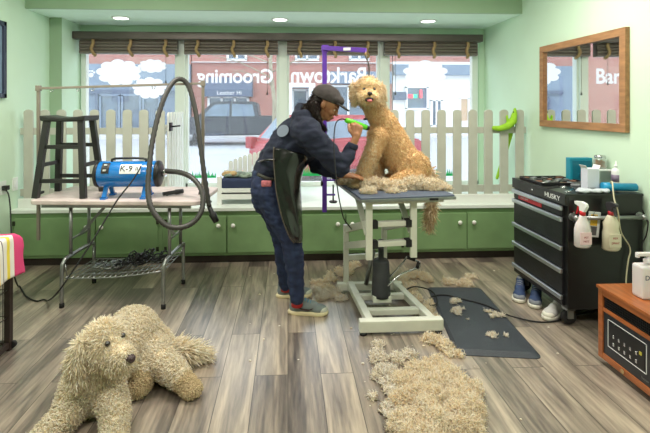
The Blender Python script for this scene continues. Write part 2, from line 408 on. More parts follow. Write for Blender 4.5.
# ================================================================ OUTSIDE
M_road = mat('overexposed_pale_asphalt', (176, 180, 186), .7, var=.08, scale=1.2)  # base colour kept pale to imitate an overexposed street
M_walk = mat('pale_concrete', (205, 205, 205), .8, var=.06, scale=2)
bm = bmesh.new(); box(bm, -60, 60, 5.4, 8.0, -.3, -.12); struct('sidewalk', bm, M_walk)
bm = bmesh.new(); box(bm, -60, 60, 8.0, 23.5, -.4, -.18); struct('road', bm, M_road)
bm = bmesh.new(); box(bm, -60, 60, 23.5, 32, -.4, -.06); struct('sidewalk', bm, M_walk)
GZ = -.18
M_brick = brick_mat('red_brick', (150, 74, 64), (172, 96, 82), (176, 150, 140))
M_bluegrey = mat('blue_grey_cladding', (112, 128, 148), .6, var=.08, scale=1)
M_slate = mat('slate_awning_cloth', (84, 96, 118), .8, var=.06)
M_shopglass = mat('dark_shop_glass', (70, 92, 112), .12, var=.4, scale=1.5, spec=.9)
M_outwhite = mat('white_stucco', (232, 232, 232), .8, var=.03)
YB = 26.0
def bx(px0, px1, py0, py1, y0, y1, bm, Y=YB):
    a = P(px0, py0, Y); b = P(px1, py1, Y); box(bm, a.x, b.x, y0, y1, b.z, a.z)
def shop_window(parent, px0, px1, py0, py1, nm=1, frame=None, glass=None):
    bm = bmesh.new(); a = P(px0, py0, YB); b = P(px1, py1, YB); w_ = .12
    for x in [a.x+(b.x-a.x)*i/nm for i in range(nm+1)]: box(bm, x-w_/2, x+w_/2, YB-.15, YB+.05, b.z, a.z)
    for z in (a.z, b.z): box(bm, a.x-w_/2, b.x+w_/2, YB-.15, YB+.05, z-w_/2, z+w_/2)
    f = obj('window', bm, frame or M_outwhite, parent)
    bm = bmesh.new(); box(bm, a.x, b.x, YB-.06, YB-.02, b.z, a.z); obj('pane', bm, glass or M_shopglass, f)
# centre brick shop
t = thing('building', 'red brick shop building with slate awning across the street, seen through the middle windows', 'building', P(290, 140, YB+3))
bm = bmesh.new(); a = P(192, 0, YB); b = P(392, 0, YB); box(bm, a.x, b.x, YB, YB+6, -.06, 9.5); obj('wall', bm, M_brick, t)
bm = bmesh.new(); bx(192, 392, 62, 63.5, YB-.18, YB+.01, bm); obj('stone_band', bm, M_outwhite, t)
bm = bmesh.new(); aw = P(206, 77, YB); bw = P(253, 95, YB)
prism(bm, [(YB, aw.z), (YB-.9, bw.z+.28), (YB-.9, bw.z-.1), (YB, bw.z-.1)], aw.x, bw.x, 'yz'); aw_o = obj('awning', bm, M_slate, t)
bm = bmesh.new(); text_mesh(bm, 'Leather Hi', Matrix.Translation(((aw.x+bw.x)/2+.1, YB-.91, bw.z+.09)) @ Matrix.Rotation(PI/2, 4, 'X'), .32, .004); obj('awning_lettering', bm, M_outwhite, aw_o)
shop_window(t, 209, 248, 97, 118, 3)
for q in ((228, 246, 52, 60), (296, 318, 52, 60), (350, 368, 52, 60)): shop_window(t, *q, 2)
bm = bmesh.new()
for q in ((288, 292, 88, 124), (308, 312, 88, 124), (286, 314, 84, 88)): bx(*q, YB-1.2, YB, bm)
obj('white_portico', bm, M_outwhite, t)
shop_window(t, 293, 307, 90, 122, 1)
shop_window(t, 330, 384, 86, 120, 3)
bm = bmesh.new(); bx(330, 390, 72, 84, YB-.5, YB, bm); obj('sign_board', bm, M_bluegrey, t)
# left blue-grey shop
t = thing('building', 'blue-grey shop front across the street behind the left window', 'building', P(120, 140, YB+3))
bm = bmesh.new(); a = P(-10, 0, YB); b = P(191, 0, YB); box(bm, a.x, b.x, YB+.02, YB+6, -.06, 9.5); obj('wall', bm, M_brick, t)
bm = bmesh.new(); bx(60, 191, 64, 139, YB-.25, YB+.02, bm); obj('cladding', bm, M_bluegrey, t)
bm = bmesh.new()
for x in (98, 120, 141, 160, 178): bx(x, x+3, 94, 140, YB-.4, YB-.25, bm)
bx(84, 186, 90, 94, YB-.4, YB-.25, bm); obj('pilasters', bm, M_slate, t)
YBo = YB; YB = YB-.28
for q in ((101, 120, 95, 136), (123, 141, 95, 136), (144, 160, 95, 136)): shop_window(t, *q, 1, M_bluegrey)
YB = YBo
# right white shop
t = thing('building', 'white shop front with neon sign across the street, behind the right window', 'building', P(440, 140, YB+3))
bm = bmesh.new(); a = P(393, 0, YB); b = P(640, 0, YB); box(bm, a.x, b.x, YB+.02, YB+6, 4.1, 9.5); obj('upper_wall', bm, M_brick, t)
bm = bmesh.new(); box(bm, a.x, b.x, YB+.01, YB+6, -.06, 4.1); obj('lower_wall', bm, M_outwhite, t)
bm = bmesh.new(); bx(393, 600, 65, 76, YB-.4, YB+.01, bm); obj('fascia', bm, M_bluegrey, t)
shop_window(t, 406, 427, 87, 109, 1)
shop_window(t, 431, 441, 100, 126, 2)
shop_window(t, 459, 468, 98, 122, 1, glass=mat('warm_lit_shop_glass', (190, 160, 130), .4))
bm = bmesh.new(); bx(393, 405, 92, 100, YB-.35, YB, bm); obj('awning', bm, M_slate, t)
bm = bmesh.new(); bx(407.5, 412, 94.5, 98, YB-.22, YB-.16, bm); obj('neon_sign', bm, emit('red_neon', (255, 60, 80), 1.5), t)
bm = bmesh.new(); bx(412.5, 416, 94.5, 98, YB-.22, YB-.16, bm); obj('neon_sign', bm, emit('green_neon', (40, 220, 140), 1.5), t)
bm = bmesh.new(); bx(419, 421, 90, 98, YB-.22, YB-.16, bm); obj('neon_sign', bm, emit('red_neon_two', (255, 60, 80), 1.5), t)

# vehicles
M_tire = mat('tire_rubber', (30, 30, 32), .8)
M_hub = mat('alloy_rim', (170, 172, 176), .3, metal=.7)
M_carglass = mat('car_glass', (96, 116, 134), .12, var=.3, scale=2, spec=.7)
def vehicle(name, label, cat, ox, oy, rz, L_, W_, body, low, roof, side_w, wheels, wr, paint, extra=None):
    t = thing(name, label, cat, (ox, oy, GZ)); M = Matrix.Translation((ox, oy, GZ)) @ Matrix.Rotation(rz, 4, 'Z')
    bm = bmesh.new(); t1 = bmesh.new(); prism(t1, body, -W_/2, W_/2, 'xz'); bmesh.ops.recalc_face_normals(t1, faces=t1.faces)
    bmesh.ops.bevel(t1, geom=t1.edges[:], offset=.07, segments=3, affect='EDGES'); merge(bm, t1)
    bmesh.ops.transform(bm, matrix=M, verts=bm.verts); obj('body', bm, paint, t, smooth=True).modifiers.new('n', 'EDGE_SPLIT').split_angle = R(35)
    bm = bmesh.new(); t1 = bmesh.new(); vv = prism(t1, roof, -W_/2+.08, W_/2-.08, 'xz')
    zt = max(z for x, z in roof)
    for v in t1.verts:
        if v.co.z > zt-.12: v.co.y *= .84
    bmesh.ops.recalc_face_normals(t1, faces=t1.faces); bmesh.ops.bevel(t1, geom=t1.edges[:], offset=.04, segments=2, affect='EDGES'); merge(bm, t1)
    bmesh.ops.transform(bm, matrix=M, verts=bm.verts); obj('cabin', bm, paint, t)
    for poly in side_w:
        bm = bmesh.new()
        for s in (-1, 1):
            zb = min(z for x, z in poly)
            vv = prism(bm, poly, s*(W_/2-.06), s*(W_/2-.10), 'xz')
            for v in vv:
                if v.co.z > zb+.1: v.co.y *= 1-.155*(v.co.z-zb)/(zt-zb)
        bmesh.ops.transform(bm, matrix=M, verts=bm.verts); obj('side_window', bm, M_carglass, t)
    for x in wheels:
        for s in (-1, 1):
            bm = bmesh.new(); Mw = M @ at((x, s*(W_/2-.12), wr), 'y'); lathe(bm, [(wr*.55, -.1), (wr*.95, -.1), (wr, -.05), (wr, .05), (wr*.95, .1), (wr*.55, .1)], Mw, 24); wo = obj('wheel', bm, M_tire, t)
            bm = bmesh.new(); lathe(bm, [(.04, -.112), (wr*.58, -.10), (wr*.58, .10), (.04, .112)], Mw, 10); obj('rim', bm, M_hub, wo)
    if extra: extra(t, M)
    return t
def truck_extra(t, M):
    bm = bmesh.new(); rbox(bm, 2.5, 2.62, -.9, .9, .45, .62, .02); bmesh.ops.transform(bm, matrix=M, verts=bm.verts); obj('bumper', bm, M_hub, t)
    bm = bmesh.new(); rbox(bm, -2.66, -2.5, -.9, .9, .45, .65, .02); bmesh.ops.transform(bm, matrix=M, verts=bm.verts); obj('bumper', bm, M_hub, t)
    bm = bmesh.new(); rbox(bm, -1.25, -1.1, -1.12, -.98, 1.12, 1.32, .02); bmesh.ops.transform(bm, matrix=M, verts=bm.verts); obj('wing_mirror', bm, M_blackpl, t)
M_truck = mat('dark_grey_truck_paint', (38, 44, 56), .4, var=.1, scale=1, coat=.15)
tp = P(232, 140, 20)
vehicle('pickup_truck', 'dark grey crew-cab pickup truck parked across the street', 'truck', tp.x, 20, 0, 5.2, 1.95,
    [(-2.6, .4), (-2.62, .95), (-2.5, 1.12), (-1.35, 1.22), (2.55, 1.25), (2.6, .45)], .4,
    [(-1.45, 1.15), (-.75, 1.82), (-.5, 1.87), (.95, 1.87), (1.15, 1.8), (1.25, 1.15)],
    [[(-1.15, 1.24), (-.62, 1.74), (.0, 1.76), (.0, 1.24)], [(.1, 1.24), (.1, 1.76), (.95, 1.74), (1.08, 1.24)]], (-1.75, 1.7), .42, M_truck, truck_extra)
M_red = mat('red_car_paint', (160, 12, 34), .4, var=.08, scale=1, coat=.25)
def red_extra(t, M):
    for s in (-1, 1):
        bm = bmesh.new(); rbox(bm, -2.17, -2.02, s*.78-.12, s*.78+.12, .72, .98, .03); bmesh.ops.transform(bm, matrix=M, verts=bm.verts); obj('tail_light', bm, mat('red_lamp_lens', (150, 8, 20), .3), t)
    bm = bmesh.new(); prism(bm, [(-1.99, .93), (-1.55, 1.38), (-1.5, 1.36), (-1.94, .9)], -.62, .62, 'xz'); bmesh.ops.transform(bm, matrix=M, verts=bm.verts); obj('rear_window', bm, M_carglass, t)
    bm = bmesh.new(); rbox(bm, -2.2, -2.12, -.25, .25, .55, .68, .01); bmesh.ops.transform(bm, matrix=M, verts=bm.verts); obj('licence_plate', bm, M_outwhite, t)
rp = P(322, 140, 9.3)
vehicle('red_car', 'shiny red hatchback parked at the kerb right outside the window', 'car', rp.x+.62, 10.6, R(38), 4.2, 1.75,
    [(-2.1, .3), (-2.15, .6), (-2.05, .95), (-1.2, 1.0), (1.0, .95), (1.9, .82), (2.15, .6), (2.1, .28)], .3,
    [(-2.0, .9), (-1.5, 1.4), (-1.2, 1.45), (.0, 1.45), (.25, 1.4), (1.1, .9)],
    [[(-1.45, .98), (-1.25, 1.32), (-.5, 1.36), (-.5, .98)], [(-.42, .98), (-.42, 1.36), (.1, 1.34), (.75, .98)]], (-1.35, 1.35), .32, M_red, red_extra)
cp = P(243, 165, 7.6); t = thing('traffic_cone', 'small orange traffic cone on the pavement beside the red car', 'traffic cone', (cp.x, 7.6, -.12))
bm = bmesh.new(); lathe(bm, [(.13, 0), (.13, .02), (.1, .03), (.025, .5), (.015, .51)], at((cp.x, 7.6, -.12))); obj('cone', bm, mat('orange_cone_plastic', (250, 110, 40), .5), t)
bm = bmesh.new(); lathe(bm, [(.077, .19), (.058, .30)], at((cp.x, 7.6, -.12))); obj('stripe', bm, M_outwhite, t)
# street tree
M_bark = mat('pale_bark', (150, 142, 120), .9, var=.25, scale=6)
tr = thing('street_tree', 'bare street tree with yellowish trunk outside the window', 'tree', P(273, 140, 17))
bm = bmesh.new(); tb = P(273, 140, 17); tb.z = GZ
random.seed(4)
tube(bm, [tb, tb+Vector((.05, 0, 1.8)), tb+Vector((-.1, 0, 3.4)), tb+Vector((.1, 0, 6))], [.09, .08, .07, .04], smooth=4)
obj('trunk', bm, M_bark, tr)
for k in range(9):
    bm = bmesh.new(); z = 2.4+k*.28; s = (-1, -1, 1)[k % 3]; b0 = tb+Vector((0, 0, z)); L_ = random.uniform(1.2, 2.6)
    e = b0+Vector((s*L_, random.uniform(-.5, .5), random.uniform(.2, 1.2))); tube(bm, [b0, b0.lerp(e, .5)+Vector((0, 0, .15)), e], [.03, .02, .008], 6, smooth=3)
    for j in range(3):
        q = b0.lerp(e, .4+.2*j); tube(bm, [q, q+Vector((s*.4, .1, random.uniform(-.3, .6)))], [.015, .005], 5)
    obj('branch', bm, M_bark, tr)

# ================================================================ WINDOW DRESSING
M_tube = mat('dark_bronze_blind_rail', (84, 76, 72), .35, metal=.4, var=.15, stretch=(1, 8, 8))
def slatmat():
    m, nt, b = nmat('woven_bamboo'); L = nt.links.new; N = nt.nodes.new
    tc = N('ShaderNodeTexCoord'); wv = N('ShaderNodeTexWave'); wv.bands_direction = 'Z'; wv.inputs['Scale'].default_value = 45; wv.inputs['Distortion'].default_value = 1.5
    L(tc.outputs['Object'], wv.inputs[0]); r = ramp(nt, [(.2, lin((54, 46, 42))), (.6, lin((104, 92, 85))), (.95, lin((172, 160, 150)))]); L(wv.outputs[0], r.inputs[0]); L(r.outputs[0], b.inputs['Base Color'])
    bp = N('ShaderNodeBump'); bp.inputs['Strength'].default_value = .5; bp.inputs['Distance'].default_value = .004; L(wv.outputs[0], bp.inputs['Height']); L(bp.outputs[0], b.inputs['Normal']); b.inputs['Roughness'].default_value = .45
    return m
M_slat = slatmat(); M_rope = mat('tan_rope', (160, 132, 94), .9, var=.2, scale=40)
YBL = 5.19
a = P(74, 37, YBL-.06); b = P(481.5, 37, YBL-.06)
bm = bmesh.new(); z = P(280, 37, YBL-.06).z; rbox(bm, a.x, b.x, YBL-.11, YBL-.01, z-.042, z+.04, .012, 3)
tag(obj('blind_headrail', bm, M_tube), 'long dark bronze rail running above all four window blinds', 'curtain rail')
bls = [(81, 178), (185, 278), (287, 377), (384, 476)]
bl_l = ['leftmost window, above the big white cloud', 'window second from the left, above the mirrored word Grooming', 'window third from the left, behind the purple arm', 'rightmost window, beside the mint wall']
zt, zb = P(280, 40, YBL).z, P(280, 55, YBL).z
for k, (p0, p1) in enumerate(bls):
    x0, x1 = P(p0, 50, YBL).x, P(p1, 50, YBL).x
    t = thing('bamboo_blind', 'rolled-up brown woven blind of the '+bl_l[k], 'blind', ((x0+x1)/2, YBL, zt), 'rolled woven window blinds')
    bm = bmesh.new(); pr = []
    n = 5
    for i in range(n):   # bunched folds
        zc = zb+.018+(zt-zb-.03)*i/(n-1)
        for s in range(6):
            an = -PI/2+PI*s/5; pr.append((YBL-.02-.032*math.cos(an), zc+.02*math.sin(an)))
    pr += [(YBL+.03, zt), (YBL+.03, zb)]
    prism(bm, pr, x0, x1, 'yz'); obj('slats', bm, M_slat, t)
    for i in range(3):
        f = (.14, .52, .88)[i]; x = x0+(x1-x0)*f; bm = bmesh.new()
        tube(bm, [(x, YBL-.058, zt+.005), (x+.012, YBL-.068, zt-.06), (x-.010, YBL-.070, zt-.12), (x+.012, YBL-.065, zb+.0), (x+.016, YBL-.02, zb-.02)], .018, 7, smooth=4)
        obj('tie', bm, M_rope, t)
    x = x1-.12 if k != 3 else x0+.12; bm = bmesh.new(); tube(bm, [(x, YBL-.06, zb), (x, YBL-.06, zb-.30-.12*(k % 2))], .0025, 5)
    lathe(bm, [(.004, 0), (.011, -.035), (.004, -.04)], at((x, YBL-.06, zb-.30-.12*(k % 2))), 8); obj('pull_cord', bm, M_hinge, t)

YV = YW+.010
def cloud(name, label, px0, px1, py0, py1, seed):
    a = P(px0, py0, YV); b = P(px1, py1, YV); cx_, cz = (a.x+b.x)/2, (a.z+b.z)/2; rx, rz = abs(b.x-a.x)/2, abs(a.z-b.z)/2
    rnd = random.Random(seed); n = 9; pts = []; ph = rnd.random()
    for i in range(120):
        an = 2*PI*i/120; u = (an/(2*PI)*n+ph) % 1; k = .80+.20*math.sin(PI*u)**.55; pts.append((cx_+rx*k*math.cos(an), cz+rz*k*math.sin(an)))
    bm = bmesh.new(); prism(bm, pts, YV, YV+.002, 'xz')
    tag(obj('cloud_sticker', bm, M_vinyl), label, 'window sticker', 'white cloud stickers on the glass')
cloud('c', 'large white cloud sticker on the leftmost window glass', 96, 142, 59, 86, 1)
cloud('c', 'small white cloud sticker beside the large one on the leftmost window, upper right', 138, 167, 59, 73, 2)
cloud('c', 'medium white cloud sticker low behind the metal bar on the leftmost window', 132, 167, 77, 99, 3)
cloud('c', 'large white cloud sticker on the rightmost window glass', 403, 448, 60, 85, 4)
cloud('c', 'small white cloud sticker at the right edge of the rightmost window', 442, 468, 85, 100, 5)
def letter(word, px0, px1, py, h, label):
    a = P(px0, py, YV); b = P(px1, py, YV); bm = bmesh.new()
    text_mesh(bm, word, Matrix.Rotation(PI, 4, 'Z') @ Matrix.Rotation(PI/2, 4, 'X'), 1, .001, off=.022)
    xs = [v.co.x for v in bm.verts]; zs = [v.co.z for v in bm.verts]; sx = abs(b.x-a.x)/(max(xs)-min(xs)); sz = h/(max(zs)-min(zs))
    mxx, mzz = (max(xs)+min(xs))/2, (max(zs)+min(zs))/2
    for v in bm.verts: v.co = Vector(((a.x+b.x)/2+(v.co.x-mxx)*sx, YV+.002+v.co.y*.5, a.z+(v.co.z-mzz)*sz))
    # a slightly bolder cut of the letters
    tag(obj('window_lettering', bm, M_vinyl), label, 'window lettering')
letter('Grooming', 197, 273, 78, .22, 'white mirrored word Grooming on the second window glass')
letter('Barktown', 291, 366, 75, .19, 'white mirrored word Barktown on the third window glass')
def paw(px, py, label):
    c = P(px, py, YV); bm = bmesh.new()
    lathe(bm, [(.028, 0), (.028, .002)], at(c, 'y'), 18)
    for k in range(4): an = R(40+33*k); lathe(bm, [(.012, 0), (.012, .002)], at(c+Vector((.048*math.cos(an), 0, .048*math.sin(an))), 'y'), 12)
    tag(obj('paw_sticker', bm, M_vinyl), label, 'window sticker')
paw(91, 75, 'small white paw print sticker at the left of the leftmost window')
def grass(px0, px1, py0, py1, label, seed, Y=YV):
    rnd = random.Random(seed); a = P(px0, py1, Y); b = P(px1, py0, Y); bm = bmesh.new(); n = max(5, int((px1-px0)/2)); w_ = (b.x-a.x)/n
    pts = [(a.x, a.z)]
    for k in range(n): pts += [(a.x+w_*k, a.z+.015), (a.x+w_*(k+rnd.uniform(.1, .9)), a.z+(b.z-a.z)*rnd.uniform(.5, 1))]
    pts += [(b.x, a.z+.015), (b.x, a.z)]
    prism(bm, pts, Y, Y+.002, 'xz'); tag(obj('grass_sticker', bm, M_grass), label, 'window sticker', 'green grass stickers on the glass')
grass(192, 216, 170, 178, 'green grass sticker low on the glass left of the little white bed', 1)
grass(299, 321, 160, 176, 'green grass sticker low on the glass right of the person', 2)
grass(436, 456, 166, 176, 'green grass sticker behind the right fence', 3)
grass(396, 404, 166, 178, 'green grass sticker behind the sitting dog', 4)

# picket fences on the bench
def picket(bm, x, y, z0, z1, w_=.085, th=.018, along='x'):
    pts = [(-w_/2, z0), (w_/2, z0), (w_/2, z1-.03)]+[(w_/2*math.cos(an)*1.0, z1-.03+.03*math.sin(an)) for an in [PI*k/8 for k in range(1, 8)]]+[(-w_/2, z1-.03)]
    if along == 'x': prism(bm, [(x+a, b) for a, b in pts], y, y+th, 'xz')
    else: prism(bm, [(y+a, b) for a, b in pts], x, x+th, 'yz')
YF = 4.29
def fence(label, pxs, x0, x1):
    t = thing('picket_fence', label, 'fence', ((x0+x1)/2, YF, ZSILL))
    for px in pxs:
        x = P(px, 150, YF).x; bm = bmesh.new(); picket(bm, x, YF, ZSILL, P(px, 109.5, YF).z); obj('picket', bm, M_fence, t, bevel=.003)
    for (ya, yb) in ((127.5, 134), (187, 194)):
        bm = bmesh.new(); box(bm, x0, x1, YF+.018, YF+.04, P(280, yb, YF).z, P(280, ya, YF).z); obj('rail', bm, M_fence, t, bevel=.002)
    bm = bmesh.new(); box(bm, x0, x1, YF-.02, YF, ZSILL, ZSILL+.085); obj('base_board', bm, M_fence2, t, bevel=.003)
    return t
fence('cream picket fence on the window bench behind the folding table', [28, 44.5, 61, 77.5, 94, 110.5, 127, 143.5, 160], XL+.02, P(165, 150, YF).x)
fence('cream picket fence on the window bench right of the sitting dog', [394.5, 410.3, 426, 441.8, 457.5, 473, 488.7, 504.3, 520], P(389, 150, YF).x, XR-.02)
t = thing('fence_gate', 'short white picket fence section standing crosswise in the bay beside the left window post', 'fence', (P(172, 150, 4.5).x, 4.6, ZSILL))
gx = P(168, 150, 4.4).x
for k in range(6):
    bm = bmesh.new(); picket(bm, gx-.02*k+.012*k, 4.40+.14*k, ZSILL, 1.40, .08, .018, 'y'); obj('picket', bm, M_fence2, t, bevel=.003)
for z in (.75, 1.25):
    bm = bmesh.new(); bar(bm, (gx-.012, 4.36, z), (gx-.05, 5.15, z), .02, .06); obj('rail', bm, M_fence2, t)
bm = bmesh.new(); rbox(bm, gx+.02, gx+.035, 4.36, 4.44, 1.22, 1.30, .003); tube(bm, [(gx+.03, 4.4, 1.26), (gx+.12, 4.38, 1.27)], .008, 8); obj('latch', bm, M_blackpl, t)

# little white pet bed on the bench
bx0, bx1 = P(217, 190, 4.3).x, P(300, 190, 4.3).x; by0, by1 = 4.31, 4.80
t = thing('pet_bed', 'small white wooden pet bed with navy mattress on the window bench behind the person', 'pet bed', ((bx0+bx1)/2, 4.5, ZSILL))
bm = bmesh.new(); box(bm, bx0, bx1, by0, by0+.02, ZSILL+.05, ZSILL+.16); box(bm, bx0, bx1, by1-.02, by1, ZSILL+.05, ZSILL+.16)
for x in (bx0, bx1-.02): box(bm, x, x+.02, by0, by1, ZSILL+.05, ZSILL+.16)
box(bm, bx0, bx1, by0, by1, ZSILL+.10, ZSILL+.12); obj('frame', bm, M_fence2, t, bevel=.003)
for x in (bx0+.02, bx1-.02):
    for y in (by0+.02, by1-.02):
        bm = bmesh.new(); rbox(bm, x-.022, x+.022, y-.022, y+.022, ZSILL, ZSILL+.27, .004); obj('post', bm, M_fence2, t)
bm = bmesh.new(); rbox(bm, bx0+.03, bx1-.03, by0+.0, by1-.03, ZSILL+.13, ZSILL+.245, .03, 3); obj('mattress', bm, mat('navy_cushion_cloth', (44, 54, 84), .9, bump=.2), t, smooth=True)
nb = 14
for k in range(nb):
    u = (k+.5)/nb; x = bx0+.04+(bx1-bx0-.08)*u; bm = bmesh.new(); picket(bm, x, by1, ZSILL+.1, ZSILL+.30+.17*math.sin(PI*min(u*.62+.1, 1)), .045, .015); obj('headboard_slat', bm, M_fence2, t)
bm = bmesh.new(); rbox(bm, bx0, bx1, by1+.015, by1+.03, ZSILL+.12, ZSILL+.2, .003); obj('headboard_rail', bm, M_fence2, t)
bm = bmesh.new(); rnd = random.Random(3)
for k in range(10): sphere(bm, (bx0+.10+.05*k, by0+.14+rnd.uniform(-.05, .08), ZSILL+.265), (.06, .08, .03), Matrix.Rotation(rnd.uniform(-.5, .5), 4, 'Z'))
tag(blob('folded_blanket', bm, mat('patterned_throw', (120, 132, 120), .95, var=.6, scale=22), voxel=.01, wrinkle=.012, wscale=.03), 'crumpled grey green blanket lying on the navy mattress', 'blanket')
bm = bmesh.new(); sphere(bm, (bx0+.09, by0+.12, ZSILL+.275), (.07, .05, .032)); sphere(bm, (bx0+.14, by0+.1, ZSILL+.28), (.04, .045, .03))
tag(blob('plush_toy', bm, mat('tan_plush', (178, 150, 108), .95, var=.3, scale=30, bump=.4), voxel=.008), 'tan plush toy lying on the left end of the navy mattress', 'plush toy')

# ================================================================ FOLDING TABLE AND WHAT STANDS ON IT
TZ = .772
FA, FB = Vector((-1.888, 3.364, 0)), Vector((-.630, 3.265, 0))
ux = (FB-FA).normalized(); uy = Vector((-ux.y, ux.x, 0)); TW = (FB-FA).length; TD = .60
def T(u, v, z): return FA+ux*u+uy*v+Vector((0, 0, z))
ang = math.atan2(ux.y, ux.x)
MT = Matrix.Translation(FA) @ Matrix.Rotation(ang, 4, 'Z')
ft = thing('folding_table', 'folding table with pinkish blotched top and grey steel legs by the left fence', 'table', T(TW/2, .3, 0))
M_top = mat('blotched_pink_laminate', (206, 190, 188), .45, var=.16, scale=9)
bm = bmesh.new(); t1 = bmesh.new(); r_ = .06; pts = []
for cx_, cy_, a0 in ((TW-r_, r_, -PI/2), (TW-r_, TD-r_, 0), (r_, TD-r_, PI/2), (r_, r_, PI)):
    for k in range(7): an = a0+PI/2*k/6; pts.append((cx_+r_*math.cos(an), cy_+r_*math.sin(an)))
prism(t1, pts, TZ-.032, TZ, 'xy'); bmesh.ops.transform(t1, matrix=MT, verts=t1.verts); merge(bm, t1); obj('tabletop', bm, M_top, ft, bevel=.006)
bm = bmesh.new(); box(bm, .08, TW-.08, .04, .06, TZ-.06, TZ-.032, MT); box(bm, .08, TW-.08, TD-.06, TD-.04, TZ-.06, TZ-.032, MT); obj('apron_rail', bm, M_steel, ft)
for u, s in ((.255, 1), (TW-.265, -1)):
    bm = bmesh.new(); zt = .345
    tube(bm, [T(u, .0, .01), T(u, .0, zt-.08), T(u+.005, .02, zt-.02), T(u+.01, .08, zt), T(u+.01, .38, zt), T(u+.01, .44, zt-.02), T(u, .46, zt-.08), T(u, .46, .01)], .0135, 12, smooth=4); obj('leg', bm, M_steel, ft)
    for v in (.10, .36):
        bm = bmesh.new(); tube(bm, [T(u+.01, v, zt), T(u+.01, v, TZ-.035)], .0125, 12); obj('leg_post', bm, M_steel, ft)
    for v in (0, .46):
        bm = bmesh.new(); lathe(bm, [(.017, 0), (.017, .03), (.0135, .034)], at(T(u, v, 0)), 12); obj('leg_tip', bm, M_rubber, ft)
    bm = bmesh.new(); bar(bm, T(u+.01, .23, zt+.12), T(u+s*.25, .23, TZ-.04), .022, .006, (0, 1, 0)); bar(bm, T(u+.01, .10, zt+.12), T(u+.01, .36, zt+.12), .012, .012); obj('brace', bm, M_steel, ft)
# wire rack slung between the legs
rk = thing('wire_rack', 'wire grid rack slung between the legs of the folding table', 'rack', T(.6, .25, .24))
def rkp(u, v): return T(.27+u*(TW-.54), .02+v*.42, .205+.06*u-.02*math.sin(PI*u)+.0*v)
bm = bmesh.new()
for k in range(19): tube(bm, [rkp(k/18, j/4) for j in range(5)], .0036, 5)
for k in range(6): tube(bm, [rkp(j/10, k/5) for j in range(11)], .0032 if 0 < k < 5 else .005, 5)
obj('grid', bm, M_steel, rk)
bm = bmesh.new()
for u in (0.0, 1.0):
    for v in (0.06, .94): p = rkp(u, v); q = T(.265 if u == 0 else TW-.265, .0+.46*v, .30); tube(bm, [p, q], .003, 5)
obj('hook', bm, M_chrome, rk)
rnd = random.Random(11)
for name, lab, u0, u1, m, n in (('power_cord', 'tangle of black cables lying on the wire rack', .36, .95, M_blackpl, 18), ('metal_chain', 'heap of grey chain leads lying on the wire rack left of the black cables', .22, .5, M_steel, 8)):
    bm = bmesh.new()
    for k in range(n):
        c = rnd.uniform(u0, u1); v = rnd.uniform(.35, .75); p = []
        for j in range(12): an = 2*PI*j/9+k; p.append(rkp(c+.05*math.cos(an)*rnd.uniform(.7, 1.2), v+.13*math.sin(an)*rnd.uniform(.7, 1.2))+Vector((0, 0, .010+.0055*k*rnd.uniform(.3, 1))))
        tube(bm, p, .006, 6, smooth=3)
    tag(obj(name, bm, m), lab, 'cable' if 'cord' in name else 'leash')

# overhead grooming arm: square posts and bar
oa = thing('overhead_stand', 'taupe metal overhead bar on two posts clamped to the folding table', 'grooming stand', T(.04, .3, TZ))
pA = P(38.5, 86.5, 3.62); pB = P(203, 81.5, 3.55)
bl = P(39, 240, 3.62); br_ = P(203, 200, 3.55)
bm = bmesh.new(); bar(bm, (pA.x, pA.y, bl.z), pA, .022, .022, (0, 1, 0)); obj('post', bm, M_taupe, oa, bevel=.002)
bm = bmesh.new(); bar(bm, (pB.x, pB.y, TZ-.08), pB, .022, .022, (0, 1, 0)); obj('post', bm, M_taupe, oa, bevel=.002)
bm = bmesh.new(); bar(bm, pA+Vector((0, 0, -.015)), pB+Vector((0, 0, -.015)), .018, .018); obj('crossbar', bm, M_taupe, oa, bevel=.002)
for p in (pA, pB): bm = bmesh.new(); rbox(bm, p.x-.017, p.x+.017, p.y-.017, p.y+.017, p.z-.035, p.z+.008, .003); obj('bracket', bm, M_taupe, oa)
for f in (.08, .24, .33, .70):
    p = pA.lerp(pB, f); bm = bmesh.new(); tube(bm, [p+Vector((.012*math.cos(an), 0, -.03+.016*math.sin(an))) for an in [2*PI*k/10 for k in range(11)]], .0035, 6); obj('loop', bm, M_chrome, oa)
for p in (pA, pB):
    bm = bmesh.new(); rbox(bm, p.x-.03, p.x+.03, p.y-.03, p.y+.03, TZ, TZ+.02, .004); rbox(bm, p.x-.03, p.x+.03, p.y-.03, p.y+.03, TZ-.07, TZ-.05, .004)
    tube(bm, [(p.x+.025, p.y-.02, TZ-.06), (p.x+.07, p.y-.02, TZ-.055)], .007, 8); obj('clamp', bm, M_blackpl, oa)

# black stool standing on the table
st = thing('wooden_stool', 'black saddle-seat wooden stool standing on the folding table', 'stool', T(.28, .32, TZ))
seat = [P(42, 115.5, 3.42), P(86, 115.5, 3.42), P(97, 113, 3.74), P(58, 113, 3.74)]
sz = (seat[0].z+seat[2].z)/2+.0
sz = 1.375
cs = Vector((P(61.5, 150, 3.44).x, 3.575, 0)); sw, sd = .345, .24
Ms = Matrix.Translation((cs.x, cs.y, 0)) @ Matrix.Rotation(R(-4), 4, 'Z')
bm = bmesh.new(); g = 12; top = [[None]*(g+1) for _ in range(5)]; bot = [[None]*(g+1) for _ in range(5)]
t1 = bmesh.new()
for j in range(5):
    for i in range(g+1):
        u = i/g*2-1; v = j/4*2-1; z = .016*abs(u)**2-.004
        top[j][i] = t1.verts.new((u*sw/2, v*sd/2, sz+z)); bot[j][i] = t1.verts.new((u*sw/2*.97, v*sd/2*.97, sz-.035+z*.4))
for j in range(4):
    for i in range(g): t1.faces.new((top[j][i], top[j][i+1], top[j+1][i+1], top[j+1][i])); t1.faces.new((bot[j][i], bot[j+1][i], bot[j+1][i+1], bot[j][i+1]))
